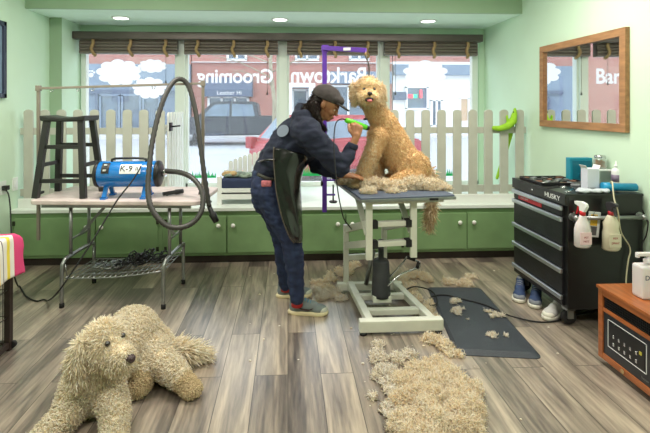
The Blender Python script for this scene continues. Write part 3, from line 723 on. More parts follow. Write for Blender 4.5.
for i in range(g): t1.faces.new((top[0][i], bot[0][i], bot[0][i+1], top[0][i+1])); t1.faces.new((top[4][i], top[4][i+1], bot[4][i+1], bot[4][i]))
for j in range(4): t1.faces.new((top[j][0], top[j+1][0], bot[j+1][0], bot[j][0])); t1.faces.new((top[j][g], bot[j][g], bot[j+1][g], top[j+1][g]))
bmesh.ops.transform(t1, matrix=Ms, verts=t1.verts); merge(bm, t1); obj('seat', bm, M_blackpt, st, bevel=.01)
tops = {}; 
for sx in (-1, 1):
    for sy in (-1, 1):
        a_ = Ms @ Vector((sx*.130, sy*.085, sz-.03)); b_ = Ms @ Vector((sx*.180, sy*.145, TZ+.001)); tops[(sx, sy)] = (a_, b_)
        bm = bmesh.new(); bar(bm, b_, a_, .042, .042, (0, 1, 0)); obj('leg', bm, M_blackpt, st, bevel=.003)
def lp(k, f): a_, b_ = tops[k]; return b_.lerp(a_, f)
for (k1, k2, f) in (((-1, -1), (1, -1), .22), ((-1, 1), (1, 1), .22), ((-1, -1), (1, -1), .66), ((-1, 1), (1, 1), .66), ((-1, -1), (-1, 1), .42), ((1, -1), (1, 1), .42)):
    bm = bmesh.new(); bar(bm, lp(k1, f), lp(k2, f), .018, .03); obj('rung', bm, M_blackpt, st, bevel=.002)

# blue dryer with hose
M_blue = mat('blue_enamel', (18, 112, 190), .25, var=.05, coat=.5)
dy = 3.47
c0 = P(101, 170.5, dy); c1 = P(157, 169, dy); cr = .098
cz = TZ+.075+cr; c0.z = c1.z = cz
dr = thing('pet_dryer', 'blue cylindrical pet dryer with long ribbed hose on the folding table', 'pet dryer', (c0.x+.2, dy, TZ))
bm = bmesh.new(); Lc = (c1-c0).length
lathe(bm, [(cr, 0), (cr, Lc)], at(c0, 'x'), 32); obj('body', bm, M_blue, dr, bevel=.004)
for (q, s) in ((c0, -1), (c1, 1)):
    bm = bmesh.new(); pr = [(cr*1.0, 0), (cr*1.03, .008), (cr*1.0, .024), (cr*.8, .034), (.03, .04)]
    lathe(bm, [(r, z*s) for r, z in pr], at(q, 'x'), 32); obj('end_cap', bm, M_blackpl, dr)
for x in (c0.x+.055, c1.x-.075):
    bm = bmesh.new()
    for s in (-1, 1): bar(bm, (x, dy+s*.03, cz-cr*.8), (x-.0, dy+s*.085, TZ+.012), .03, .018)
    box(bm, x-.02, x+.02, dy-.11, dy-.06, TZ, TZ+.014); box(bm, x-.02, x+.02, dy+.06, dy+.11, TZ, TZ+.014); box(bm, x-.014, x+.014, dy-.035, dy+.035, cz-cr*.99, cz-cr*.7); obj('foot', bm, M_blue, dr)
bm = bmesh.new(); tube(bm, [(c0.x+.09, dy-.02, cz+cr-.005), (c0.x+.11, dy-.02, cz+cr+.02), (c0.x+.32, dy-.02, cz+cr+.02), (c0.x+.34, dy-.02, cz+cr-.005)], .009, 8, smooth=3); obj('handle', bm, M_blackpl, dr)
bm = bmesh.new(); M_lab = mat('white_label', (225, 228, 228), .4, var=.02)
def cylpatch(bm, x0, x1, a0, a1, rr, th=.002, n=8):
    lo = []; hi = []
    for k in range(n+1):
        an = a0+(a1-a0)*k/n; y, z = dy-math.cos(an)*rr, cz+math.sin(an)*rr; y2, z2 = dy-math.cos(an)*(rr+th), cz+math.sin(an)*(rr+th)
        lo.append((bm.verts.new((x0, y, z)), bm.verts.new((x1, y, z)))); hi.append((bm.verts.new((x0, y2, z2)), bm.verts.new((x1, y2, z2))))
    for k in range(n): bm.faces.new((hi[k][0], hi[k][1], hi[k+1][1], hi[k+1][0]))
    for k in (0, n): bm.faces.new((lo[k][0], lo[k][1], hi[k][1], hi[k][0]))
    for s in (0, 1):
        for k in range(n): bm.faces.new((lo[k][s], hi[k][s], hi[k+1][s], lo[k+1][s]))
lx0, lx1 = P(119.5, 165, dy-.09).x, P(140.5, 165, dy-.09).x
cylpatch(bm, lx0, lx1, R(8), R(52), cr); lab = obj('label', bm, M_lab, dr)
bm = bmesh.new(); an = R(30)
Mx = Matrix.Translation(((lx0+lx1)/2, dy-math.cos(an)*(cr+.004), cz+math.sin(an)*(cr+.004))) @ Matrix.Rotation(PI/2-an, 4, 'X')
text_mesh(bm, 'K-9', Mx @ Matrix.Translation((-.028, 0, 0)), .062, .001); text_mesh(bm, 'II', Mx @ Matrix.Translation((.048, -.0, 0)), .045, .001); obj('label_lettering', bm, M_blackpl, lab)
bm = bmesh.new(); sx0 = P(101, 160, dy-.09).x; cylpatch(bm, sx0, sx0+.055, R(10), R(60), cr, .004); sp = obj('switch_plate', bm, M_blackpl, dr)
for k in range(2):
    bm = bmesh.new(); an = R(22+24*k); c = Vector((sx0+.027, dy-math.cos(an)*(cr+.008), cz+math.sin(an)*(cr+.008))); rbox(bm, c.x-.01, c.x+.01, c.y-.008, c.y+.008, c.z-.006, c.z+.006, .002); obj('switch', bm, M_lab, sp)
def hosemat():
    m, nt, b = nmat('ribbed_hose_plastic'); b.inputs['Base Color'].default_value = lin((58, 56, 54)); b.inputs['Roughness'].default_value = .4; return m
M_hose = hosemat()
hp = [(164, 171, 3.47), (170, 171.5, 3.45), (180, 172.5, 3.40), (191, 177, 3.33), (200, 187, 3.27), (203, 199, 3.22), (201, 212, 3.18), (193, 222.5, 3.15), (181, 227.5, 3.13), (168, 226, 3.13), (157, 217, 3.14), (150, 204, 3.16), (148, 188, 3.2), (149.5, 165, 3.25), (153, 138, 3.32), (160, 110, 3.4), (168, 90, 3.46), (176, 80, 3.50), (184, 80.5, 3.52), (190, 90, 3.52), (196, 114, 3.5), (200.5, 146, 3.46), (205, 180, 3.42), (209, 206, 3.40)]
pp = [P(*q) for q in hp]; pp, _ = catmull(pp, 9, .018)
bm = bmesh.new(); rr = [.0185+.0022*(1 if k % 2 else -1) for k in range(len(pp))]
tube(bm, pp, rr, 14); obj('hose', bm, M_hose, dr)
bm = bmesh.new(); e0 = pp[-1]; e1 = P(212, 213, 3.40); e2 = P(216.5, 222, 3.40)
tube(bm, [e0, e1, e1+(e2-e1)*.1, e2], [.017, .019, .028, .022], 14); obj('nozzle', bm, M_blackpl, dr)
bm = bmesh.new(); tube(bm, [Vector((c1.x+.03, dy, cz)), pp[0]+Vector((.03, 0, 0))], [.026, .022], 14); obj('hose_coupling', bm, M_chrome, dr)
bm = bmesh.new(); q0, q1 = G(163, 194, TZ+.02), G(183, 191, TZ+.025)
tube(bm, [q0, q0.lerp(q1, .6), q0.lerp(q1, .62), q1], [.014, .016, .02, .018], 12)
tube(bm, [q0.lerp(q1, .2), q0.lerp(q1, .2)+Vector((0, 0, -.018))], .006, 8)
tag(obj('spare_nozzle', bm, M_blackpl), 'black spare dryer nozzle lying on the folding table right of the dryer', 'nozzle')
# dryer lead to the wall socket
ld = [P(141, 166, 3.36), P(138, 172, 3.33), P(130, 184, 3.28), P(118, 199, 3.22), P(104, 222, 3.12), P(88, 248, 3.02), P(72, 272, 2.96), P(58, 292, 2.96), G(47, 301, .01), G(36, 301, .008), G(26, 296, .008), G(18, 286, .008), P(13.5, 272, 3.25), P(12, 250, 3.45), P(11, 225, 3.6), P(10, 205, 3.7), P(8, 193, 3.8), P(3, 188, 3.9)]
ld = [Vector((-2.45, v.y, v.z)) if (i >= 14 and v.x < -2.45) else v for i, v in enumerate(ld)]
bm = bmesh.new(); ld, _ = catmull([Vector(p) for p in ld], 6, .0055)
for v in ld: v.z = max(v.z, .007); v.x = max(v.x, XL+.008)
tube(bm, ld, .0055, 8); tag(obj('power_cord', bm, M_rubber), 'black dryer cord looping from the table over the floor to the left wall', 'cord')
# wall plate, adapter and picture on the left wall
def wall_left_pt(px, py):
    c, s = math.cos(YAW), math.sin(YAW); t = (px-U0)/F; d = XL/(t*c+s); return Vector((XL, d*c-t*d*s, CAMH-(py-V0)/F*d))
p0 = wall_left_pt(14.5, 184)
t = thing('wall_switch', 'white switch plate on the left wall above the towel', 'wall plate', p0)
bm = bmesh.new(); rbox(bm, XL, XL+.008, p0.y-.04, p0.y+.04, p0.z-.06, p0.z+.06, .003); obj('plate', bm, M_white, t)
bm = bmesh.new(); rbox(bm, XL+.008, XL+.016, p0.y-.015, p0.y+.015, p0.z-.03, p0.z+.03, .002); obj('rocker', bm, M_lab, t)
p0 = wall_left_pt(2, 188)
t = thing('wall_outlet', 'white outlet plate with black plug at the left edge of the left wall', 'wall plate', p0)
bm = bmesh.new(); rbox(bm, XL, XL+.008, p0.y-.05, p0.y+.05, p0.z-.06, p0.z+.06, .003); obj('plate', bm, M_white, t)
bm = bmesh.new(); rbox(bm, XL+.008, XL+.05, p0.y-.02, p0.y+.03, p0.z-.02, p0.z+.02, .006); obj('plug', bm, M_blackpl, t)
a = wall_left_pt(3.5, 22); b = wall_left_pt(3.5, 98)
t = thing('wall_picture', 'dark framed picture at the left edge of the left wall', 'picture', (XL, a.y-.3, b.z))
bm = bmesh.new()
for q in ((a.y-.62, a.y, b.z, b.z+.04), (a.y-.62, a.y, a.z-.04, a.z), (a.y-.62, a.y-.58, b.z, a.z), (a.y-.04, a.y, b.z, a.z)): box(bm, XL+.001, XL+.03, *q)
obj('frame', bm, mat('dark_navy_frame', (52, 60, 78), .5), t, bevel=.003)
bm = bmesh.new(); box(bm, XL+.001, XL+.012, a.y-.58, a.y-.04, b.z+.04, a.z-.04); obj('print', bm, mat('pale_blue_print', (120, 140, 160), .4), t)

# crate with a striped towel (lower left)
M_crate = mat('dark_bronze_crate', (58, 46, 42), .45, metal=.3, var=.1)
kx, ky = G(8.5, 350).x, G(8.5, 350).y; KW, KD, KH = .62, .80, .66
cr_ = thing('dog_crate', 'dark metal pet crate covered by a striped towel at the left edge', 'crate', (kx-KW/2, ky-KD/2, 0))
for x in (kx, kx-KW):
    for y in (ky, ky-KD):
        bm = bmesh.new(); rbox(bm, x-.017, x+.017, y-.017, y+.017, 0, KH, .003); obj('post', bm, M_crate, cr_)
for z in (.035, KH-.02):
    bm = bmesh.new()
    for y in (ky, ky-KD): rbox(bm, kx-KW, kx, y-.014, y+.014, z-.016, z+.016, .003)
    for x in (kx, kx-KW): rbox(bm, x-.014, x+.014, ky-KD, ky, z-.016, z+.016, .003)
    obj('rail', bm, M_crate, cr_)
bm = bmesh.new()
for k in range(1, 12): x = kx-KW*k/12; tube(bm, [(x, ky, .04), (x, ky, KH-.02)], .0025, 5)
for k in range(1, 15): y = ky-KD*k/15; tube(bm, [(kx, y, .04), (kx, y, KH-.02)], .0025, 5)
for z in (.2, .36, .52): tube(bm, [(kx-KW, ky, z), (kx, ky, z), (kx, ky-KD, z)], .003, 5)
obj('wire_panel', bm, M_crate, cr_)
bm = bmesh.new(); rbox(bm, kx-KW-.02, kx+.02, ky-KD-.02, ky+.02, KH, KH+.02, .004); obj('top_panel', bm, M_crate, cr_)
bm = bmesh.new(); lathe(bm, [(.02, 0), (.02, .02)], at((kx+.02, ky, .03), 'y'), 12); obj('corner_foot', bm, M_rubber, cr_)
def towelmat():
    m, nt, b = nmat('striped_towel'); L = nt.links.new; N = nt.nodes.new
    tc = N('ShaderNodeTexCoord'); s = N('ShaderNodeSeparateXYZ'); L(tc.outputs['UV'], s.inputs[0])
    r = ramp(nt, [(0, lin((232, 226, 214)))]*2 + [(.5, lin((0, 0, 0)))]*0)
    e = r.color_ramp.elements; r.color_ramp.interpolation = 'CONSTANT'
    W_, Yl, Pk, Gr = lin((234, 230, 220)), lin((236, 214, 80)), lin((216, 70, 122)), lin((120, 112, 120))
    seq = [(0, W_), (.10, Gr), (.13, W_), (.2, Pk), (.27, W_), (.36, Yl), (.42, W_), (.50, Gr), (.52, W_), (.60, Pk), (.64, W_), (.70, Yl), (.755, W_), (.80, Gr), (.812, W_), (.858, Yl), (.888, W_), (.925, Pk)]
    e[0].position = 0; e[0].color = W_; e[1].position = seq[1][0]; e[1].color = seq[1][1]
    for p_, c_ in seq[2:]: x = e.new(p_); x.color = c_
    L(s.outputs[0], r.inputs[0]); L(r.outputs[0], b.inputs['Base Color']); b.inputs['Roughness'].default_value = .95
    n = N('ShaderNodeTexNoise'); n.inputs['Scale'].default_value = 300; L(tc.outputs['Object'], n.inputs[0]); bp = N('ShaderNodeBump'); bp.inputs['Strength'].default_value = .4; bp.inputs['Distance'].default_value = .003; L(n.outputs[0], bp.inputs['Height']); L(bp.outputs[0], b.inputs['Normal'])
    return m
bm = bmesh.new(); uvl = bm.loops.layers.uv.new('UVMap'); nu, nv = 70, 40; grid = []
fx0, fx1 = -.42, .265; ry0 = -.62
for i in range(nu+1):
    row = []
    for j in range(nv+1):
        s = fx0+(fx1-fx0)*i/nu          # along x from crate interior past right edge
        v = ry0+(.055-ry0)*j/nv          # along y, past the far edge
        hx = max(0, s-.025); hy = max(0, v-.025)
        x = kx+min(s, .025)+(.012*(1-math.exp(-hx/.03))+.02*hx if hx else 0); y = ky+min(v, .025)+(.03*(1-math.exp(-hy/.03)) if hy else 0)
        z = KH+.024-max(hx, hy)-.0*min(hx, hy)
        wv = .010*math.sin(v*26)*min(1, hx/.08)+.010*math.sin(s*28)*min(1, hy/.08)
        if hx and hy: x += min(hx, hy)*.2; y += min(hx, hy)*.1
        row.append((bm.verts.new((x+(wv if hx else 0), y+(wv if hy else 0), z+.002*math.sin(s*40+v*13))), (.25+.75*j/nv, i/nu)))
    grid.append(row)
for i in range(nu):
    for j in range(nv):
        q = [grid[i][j], grid[i+1][j], grid[i+1][j+1], grid[i][j+1]]; f = bm.faces.new([a_[0] for a_ in q]); f.smooth = True
        for l, a_ in zip(f.loops, q): l[uvl].uv = a_[1]
o = obj('striped_towel', bm, towelmat()); s_ = o.modifiers.new('s', 'SOLIDIFY'); s_.thickness = .004; s_.offset = 1
tag(o, 'white towel with pink and yellow stripes draped over the crate at left', 'towel')

# ================================================================ GROOMING TABLE
GZ_ = .86
gA, gB, gD = Vector((.473, 2.90, 0)), Vector((1.122, 2.975, 0)), Vector((.352, 3.675, 0))
gx_ = (gB-gA).normalized(); gy_ = Vector((-gx_.y, gx_.x, 0)); GW = .655; GL = .78
def Q(u, v, z): return gA+gx_*u+gy_*v+Vector((0, 0, z))
MQ = Matrix.Translation(gA) @ Matrix.Rotation(math.atan2(gx_.y, gx_.x), 4, 'Z')
M_cream = mat('cream_powder_coat', (208, 208, 196), .4, var=.06, scale=10, bump=.03)
M_mat = mat('grey_blue_rubber_mat', (78, 88, 106), .6, var=.12, scale=12, bump=.25, bscale=220)
gt = thing('grooming_table', 'hydraulic grooming table with dark mat top and cream steel base under the sitting dog', 'table', Q(.32, .39, 0))
bm = bmesh.new(); rbox(bm, 0, GW, 0, GL, GZ_-.022, GZ_, .01, 3, MQ); obj('tabletop', bm, M_mat, gt)
bm = bmesh.new(); rbox(bm, -.006, GW+.006, -.006, GL+.006, GZ_-.032, GZ_-.012, .004, 2, MQ); obj('edge_trim', bm, M_steel, gt)
bm = bmesh.new(); rbox(bm, .05, GW-.05, .06, .10, GZ_-.06, GZ_-.03, .003, 1, MQ); rbox(bm, .05, GW-.05, GL-.10, GL-.06, GZ_-.06, GZ_-.03, .003, 1, MQ)
for x in (.06, GW-.10): rbox(bm, x, x+.04, .1, GL-.1, GZ_-.06, GZ_-.03, .003, 1, MQ)
obj('top_frame', bm, M_cream, gt)
for u in (.085, .40):
    bm = bmesh.new(); bar(bm, Q(u, .10, .42), Q(u, .10, GZ_-.05), .045, .03, (0, 1, 0)); obj('hanger', bm, M_cream, gt, bevel=.004)
    bm = bmesh.new(); bar(bm, Q(u+.0, .14, GZ_-.28), Q(u-.0, .42, GZ_-.05), .04, .02, (0, 0, 1)); obj('hanger_brace', bm, M_cream, gt, bevel=.003)
for z in (.52, .655):
    bm = bmesh.new(); bar(bm, Q(.085, .115, z), Q(.40, .115, z), .04, .035); obj('crossbar', bm, M_cream, gt, bevel=.004)
    for u in (.125, .365):
        bm = bmesh.new(); rbox(bm, u-.02, u+.02, .085, .14, z-.026, z+.026, .004, 2, MQ); obj('pivot_block', bm, M_rubber, gt)
for u in (.06, .375):
    for z0, z1 in ((.655, .49), (.52, .36)):
        bm = bmesh.new(); bar(bm, Q(u+.025, .13, z0), Q(u+.0, .62, z1), .028, .05); obj('lift_arm', bm, M_cream, gt, bevel=.004)
for u in (.06, .375):
    bm = bmesh.new(); bar(bm, Q(u, .64, .05), Q(u, .64, .52), .04, .04, (0, 1, 0)); obj('rear_post', bm, M_cream, gt, bevel=.004)
bm = bmesh.new(); bar(bm, Q(.06, .64, .26), Q(.375, .64, .26), .035, .04); obj('post_crossbar', bm, M_cream, gt, bevel=.004)
bm = bmesh.new(); tube(bm, [Q(.19, .52, .09), Q(.19, .34, .40)], .018, 10); obj('gas_strut', bm, M_steel, gt)
# base
b0 = [G(362, 334), G(443, 331), G(345, 291), G(400, 287)]
bm = bmesh.new(); bar(bm, G(360, 336.5)+Vector((0, .03, .055)), G(444, 334)+Vector((0, .03, .055)), .055, .075); obj('base_front_bar', bm, M_cream, gt, bevel=.006)
for p in (G(364, 337), G(440, 335)):
    bm = bmesh.new(); lathe(bm, [(.024, 0), (.024, .018)], at(p+Vector((0, .03, 0))), 12); obj('levelling_foot', bm, M_rubber, gt)
bm = bmesh.new(); bar(bm, G(337, 292)+Vector((0, 0, .045)), G(402, 291)+Vector((0, 0, .045)), .05, .055); obj('base_rear_bar', bm, M_cream, gt, bevel=.006)
for a_, b_ in ((G(371, 334), G(350, 291)), (G(434, 332), G(394, 290))):
    bm = bmesh.new(); bar(bm, a_+Vector((0, .04, .055)), b_+Vector((0, 0, .055)), .05, .05); obj('base_rail', bm, M_cream, gt, bevel=.006)
for f in (.30, .66):
    a_ = G(371, 334).lerp(G(350, 291), f); b_ = G(434, 332).lerp(G(394, 290), f)
    bm = bmesh.new(); bar(bm, a_+Vector((0, 0, .05)), b_+Vector((0, 0, .05)), .045, .04); obj('base_crossbar', bm, M_cream, gt, bevel=.005)
pc = P(380.5, 288, 3.22); pc = G(381, 300, .07); 
bm = bmesh.new(); rbox(bm, pc.x-.065, pc.x+.065, pc.y-.05, pc.y+.05, .07, .115, .006); obj('pump_cup', bm, M_cream, gt)
bm = bmesh.new(); lathe(bm, [(.066, .10), (.067, .12), (.063, .22), (.058, .345), (.050, .36), (.02, .362), (.02, .50), (.008, .5)], at((pc.x, pc.y, 0)), 28); obj('pump_cylinder', bm, mat('dark_grey_cylinder_sleeve', (52, 54, 58), .6, bump=.2), gt)
ped = [P(388, 286, 3.08), P(400, 275, 3.08), P(417, 268, 3.08), P(419, 262, 3.08), P(407, 257, 3.08), P(402, 264, 3.15), P(386, 281, 3.2)]
bm = bmesh.new(); tube(bm, ped[:3]+[ped[2]+Vector((.02, 0, .02))]+[ped[3]], .007, 8, smooth=3); tube(bm, [ped[4], ped[5], ped[6]], .007, 8, smooth=3); tube(bm, [ped[3], ped[4]], .007, 8); obj('pedal_lever', bm, M_chrome, gt)
for p, q in ((ped[2], ped[3]), (ped[3]+Vector((-.03, 0, .015)), ped[4])):
    bm = bmesh.new(); tube(bm, [p, q], .012, 10); obj('pedal_grip', bm, M_rubber, gt)
bm = bmesh.new(); p = Q(.50, -.008, GZ_-.022); rbox(bm, p.x-.03, p.x+.03, p.y-.004, p.y+.004, p.z-.010, p.z+.006, .001); obj('logo_plate', bm, M_blackpl, gt)

# purple grooming arm clamped on the rear left corner
M_purple = mat('purple_powder_coat', (96, 50, 168), .35, var=.06)
ya = 3.60
pa = thing('grooming_stand', 'purple metal grooming pole clamped to the grooming table, reaching over the dog', 'grooming stand', P(324.5, 200, ya))
bm = bmesh.new(); q0 = P(324.5, 212, ya); q1 = P(325, 48, ya); bar(bm, (q0.x, ya, q0.z), (q0.x, ya, q1.z), .036, .036, (0, 1, 0)); obj('post', bm, M_purple, pa, bevel=.003)
q2 = Vector((q0.x, ya, q1.z-.0)); q3 = P(366, 50.5, ya-.18)
bm = bmesh.new(); bar(bm, q2+Vector((-.02, 0, 0)), q3, .034, .036); obj('arm', bm, M_purple, pa, bevel=.003)
bm = bmesh.new(); rbox(bm, q2.x-.022, q2.x+.03, ya-.02, ya+.02, q2.z-.035, q2.z+.022, .004); obj('elbow_bracket', bm, M_purple, pa)
m_ = q2.lerp(q3, .58); bm = bmesh.new(); bar(bm, m_+Vector((-.035, 0, .0)), m_+Vector((.04, -.02, 0)), .037, .022); obj('arm_label', bm, M_lab, pa)
for z in (P(0, 183, ya).z, P(0, 198, ya).z):
    bm = bmesh.new(); bar(bm, (q0.x, ya, z), (q0.x+.085, ya, z), .03, .012); obj('clamp_jaw', bm, M_purple, pa, bevel=.002)
z = P(0, 198, ya).z; bm = bmesh.new(); tube(bm, [(q0.x+.07, ya, z-.06), (q0.x+.07, ya, GZ_-.034)], .006, 8); lathe(bm, [(.028, 0), (.034, .008), (.028, .016)], at((q0.x+.07, ya, z-.065)), 14); obj('clamp_screw', bm, M_blackpl, pa)
bm = bmesh.new(); kz = P(0, 186, ya).z; lathe(bm, [(.02, 0), (.024, .006), (.02, .018)], at((q0.x-.03, ya, kz), 'x'), 14); tube(bm, [(q0.x-.03, ya, kz), (q0.x, ya, kz)], .006, 8); obj('knob', bm, M_blackpl, pa)
bm = bmesh.new(); lp0 = q3+Vector((-.005, 0, -.01)); tube(bm, [lp0, lp0+Vector((0, 0, -.03))], .008, 8); obj('loop_swivel', bm, M_rope, pa)
bm = bmesh.new(); tube(bm, [lp0+Vector((0, 0, -.03)), P(369, 66, 3.36), P(370, 80, 3.34), P(380, 96, 3.33), P(386, 108, 3.33)], .006, 8, smooth=4)
nk = P(376, 117, 3.38); tube(bm, [nk+Vector((.092*math.cos(an), .098*math.sin(an), .02+.04*math.cos(an))) for an in [2*PI*k/24 for k in range(25)]], .006, 6); obj('neck_loop', bm, mat('dark_loop_cord', (60, 56, 52), .8), pa)

# ================================================================ FLOOR MAT, TOOL CHEST, HEATER, MIRROR
mc = [Vector((.985, 2.58, 0)), Vector((1.465, 2.51, 0)), Vector((1.535, 3.53, 0)), Vector((1.115, 3.56, 0))]
bm = bmesh.new(); lo = []; hi = []; cen = sum(mc, Vector())/4
def rounded(cs, r, n=5):
    out = []; m = len(cs)
    for i in range(m):
        p = cs[i]; a_ = (cs[i-1]-p).normalized(); b_ = (cs[(i+1) % m]-p).normalized()
        for k in range(n+1):
            t = k/n; out.append((p+a_*r)*(1-t)**2+p*2*t*(1-t)+(p+b_*r)*t*t)
    return out
ro = rounded(mc, .05); ri = rounded([p+(cen-p).normalized()*.045 for p in mc], .04)
lo = [bm.verts.new(p+Vector((0, 0, .0))) for p in ro]; mi = [bm.verts.new(p+Vector((0, 0, .004))) for p in ro]; hi = [bm.verts.new(p+Vector((0, 0, .019))) for p in ri]
n = len(lo); bm.faces.new(lo[::-1]); bm.faces.new(hi)
for k in range(n): bm.faces.new((lo[k], lo[(k+1) % n], mi[(k+1) % n], mi[k])); bm.faces.new((mi[k], mi[(k+1) % n], hi[(k+1) % n], hi[k]))
tag(obj('floor_mat', bm, mat('dark_grey_foam_mat', (48, 53, 61), .55, var=.1, scale=6, bump=.3, bscale=150)), 'dark grey padded mat with sloping edges on the floor before the tool chest', 'mat')

M_ctop = mat('black_chest_paint', (18, 18, 19), .36, var=.2, scale=5, bump=.03, bscale=40, coat=.1)
M_cface = mat('worn_black_drawer', (24, 25, 30), .4, var=.45, scale=5, stretch=(1, 2, 5), bump=.15, bscale=14)
hx0, hx1, hy0, hy1, hzt, hzb = 1.812, 2.335, 2.845, 3.54, .875, .125
tc_ = thing('tool_chest', 'black rolling tool chest with silver drawer handles against the right wall', 'tool chest', ((hx0+hx1)/2, (hy0+hy1)/2, 0))
bm = bmesh.new(); rbox(bm, hx0+.012, hx1, hy0, hy1, hzb, hzt, .006); obj('body', bm, M_ctop, tc_)
bm = bmesh.new(); rbox(bm, hx0-.005, hx1+.0, hy0-.006, hy1+.004, hzt-.012, hzt+.006, .004); obj('top_rim', bm, M_ctop, tc_)
bm = bmesh.new(); rbox(bm, hx0-.006, hx0+.012, hy0, hy1, hzt-.07, hzt-.006, .003); tp_ = obj('top_panel', bm, M_ctop, tc_)
MF = lambda y, z, x=hx0-.0065: Matrix.Translation((x, y, z)) @ Matrix.Rotation(-PI/2, 4, 'Z') @ Matrix.Rotation(PI/2, 4, 'X')
bm = bmesh.new(); text_mesh(bm, 'HUSKY', MF(2.99, hzt-.037) @ Matrix.Scale(1.25, 4, (1, 0, 0)), .046, .0008); obj('brand_lettering', bm, M_lab, tp_)
bm = bmesh.new()
lathe(bm, [(.008, 0), (.008, .002)], at((hx0-.0085, 3.24, hzt-.036), 'x'), 10); obj('lock', bm, M_chrome, tp_)
M_hand = mat('brushed_aluminium', (196, 202, 212), .3, metal=.9, var=.05)
zs = [.80, .725, .535, .385, .212, .135]
for k in range(5):
    bm = bmesh.new(); rbox(bm, hx0-.004, hx0+.012, hy0+.035, hy1-.025, zs[k+1]+.004, zs[k]-.004, .003); d = obj('drawer', bm, M_cface, tc_)
    bm = bmesh.new(); rbox(bm, hx0-.022, hx0-.002, hy0+.03, hy1-.02, zs[k]-.034, zs[k]-.003, .008, 3); obj('handle', bm, M_hand, d)
    if k == 0:
        bm = bmesh.new(); box(bm, hx0-.007, hx0-.004, 3.12, 3.44, zs[k]-.068, zs[k]-.034); l_ = obj('red_label', bm, mat('red_label', (196, 32, 50), .4), d); l_['label'] = 'red printed strip'
        bm = bmesh.new(); text_mesh(bm, 'HEAVY DUTY', MF(3.35, zs[k]-.051, hx0-.0075), .018, .0006); obj('label_lettering', bm, M_lab, l_)
for y in (hy0+.07, hy1-.07):
    for x in (hx0+.06, hx1-.07):
        bm = bmesh.new(); lathe(bm, [(.02, -.018), (.046, -.016), (.05, -.01), (.05, .01), (.046, .016), (.02, .018)], at((x, y, .05), 'y'), 20); cw_ = obj('caster', bm, M_rubber, tc_)
        bm = bmesh.new(); box(bm, x-.03, x+.03, y-.028, y+.028, .10, hzb+.002); box(bm, x-.02, x+.02, y-.028, y-.02, .045, .105); box(bm, x-.02, x+.02, y+.02, y+.028, .045, .105); obj('caster_fork', bm, M_steel, cw_)
# push bar on the side
zb_ = .735; yb_ = hy0-.045
bm = bmesh.new(); tube(bm, [(hx0+.045, yb_, zb_), (hx1-.02, yb_, zb_)], .013, 14); pb = obj('push_bar', bm, M_steel, tc_)
for x in (hx0+.04, hx1-.03):
    bm = bmesh.new(); tube(bm, [(x, hy0, zb_), (x, yb_, zb_)], .012, 12); lathe(bm, [(.026, 0), (.024, .008)], at((x, hy0-.008, zb_), 'y'), 16); sphere(bm, (x, yb_, zb_), .02); obj('bar_bracket', bm, M_steel, pb)
for z in (zb_+.03, zb_-.03):
    bm = bmesh.new(); lathe(bm, [(.007, 0), (.007, .003)], at((hx0+.05, hy0-.003, z), 'y'), 8); obj('bolt', bm, M_chrome, tc_)

def spray(label, px, ytop, ybot, body_m, head_m, collar_m, wd, lab_m, labtxt, fat):
    Yp = hy0-.065; top = P(px, ytop, Yp); bot = P(px, ybot, Yp); H = top.z-bot.z; c = Vector((top.x, Yp, bot.z))
    t = thing('spray_bottle', label, 'spray bottle', c)
    bm = bmesh.new(); hb = H*.66
    lathe(bm, [(wd*.8, 0), (wd, .01), (wd, hb*.55), (wd*.85, hb*.72), (wd*.42, hb*.95), (wd*.36, hb)] if not fat else [(wd*.8, 0), (wd, .012), (wd*.97, hb*.5), (wd*.86, hb*.62), (wd*.92, hb*.78), (wd*.5, hb*.96), (wd*.4, hb)], at(c) @ Matrix.Diagonal((1, .7, 1, 1)), 20); b_ = obj('bottle', bm, body_m, t)
    bm = bmesh.new(); lathe(bm, [(.018, 0), (.018, .024), (.013, .028)], at(c+Vector((0, 0, hb-.002))), 16); obj('collar', bm, collar_m, t)
    z0 = hb+.022; Mh = Matrix.Translation(c+Vector((0, 0, z0))) @ Matrix.Rotation(R(-90 if fat else 100), 4, 'Z')
    bm = bmesh.new(); prism(bm, [(-.02, 0), (.016, 0), (.018, .028), (.055, .040), (.056, .058), (.0, .064), (-.035, .055), (-.04, .036)], -.011, .011, 'xz'); bmesh.ops.transform(bm, matrix=Mh, verts=bm.verts); h_ = obj('spray_head', bm, head_m, t, bevel=.003)
    bm = bmesh.new(); prism(bm, [(.022, .034), (.034, .036), (.040, .0), (.050, -.022), (.042, -.024), (.028, -.0)], -.006, .006, 'xz'); bmesh.ops.transform(bm, matrix=Mh, verts=bm.verts); obj('trigger', bm, collar_m if not fat else head_m, h_)
    bm = bmesh.new(); rbox(bm, c.x-wd*.7, c.x+wd*.7, c.y-wd*.72, c.y-wd*.60, c.z+hb*.12, c.z+hb*.5, .002); l_ = obj('label', bm, lab_m, b_)
    bm = bmesh.new()
    for i, (s_, z_) in enumerate(labtxt): text_mesh(bm, s_, Matrix.Translation((c.x, c.y-wd*.72-.0005, c.z+hb*z_)) @ Matrix.Rotation(PI/2, 4, 'X'), .018, .0005)
    obj('label_lettering', bm, mat('deep_red_print', (150, 40, 50), .5), l_)
    return t
M_milky = mat('milky_plastic', (214, 206, 208), .3, var=.03, sub=.3)
M_beige = mat('beige_plastic', (206, 198, 176), .35, var=.05)
spray('white spray bottle with red collar hanging on the chest push bar, left one', 582.5, 198.5, 247, M_milky, M_lab, mat('red_plastic', (196, 36, 48), .35), .052, mat('pinkish_label', (226, 196, 200), .5), [('PET', .34), ('MIST', .22)], False)
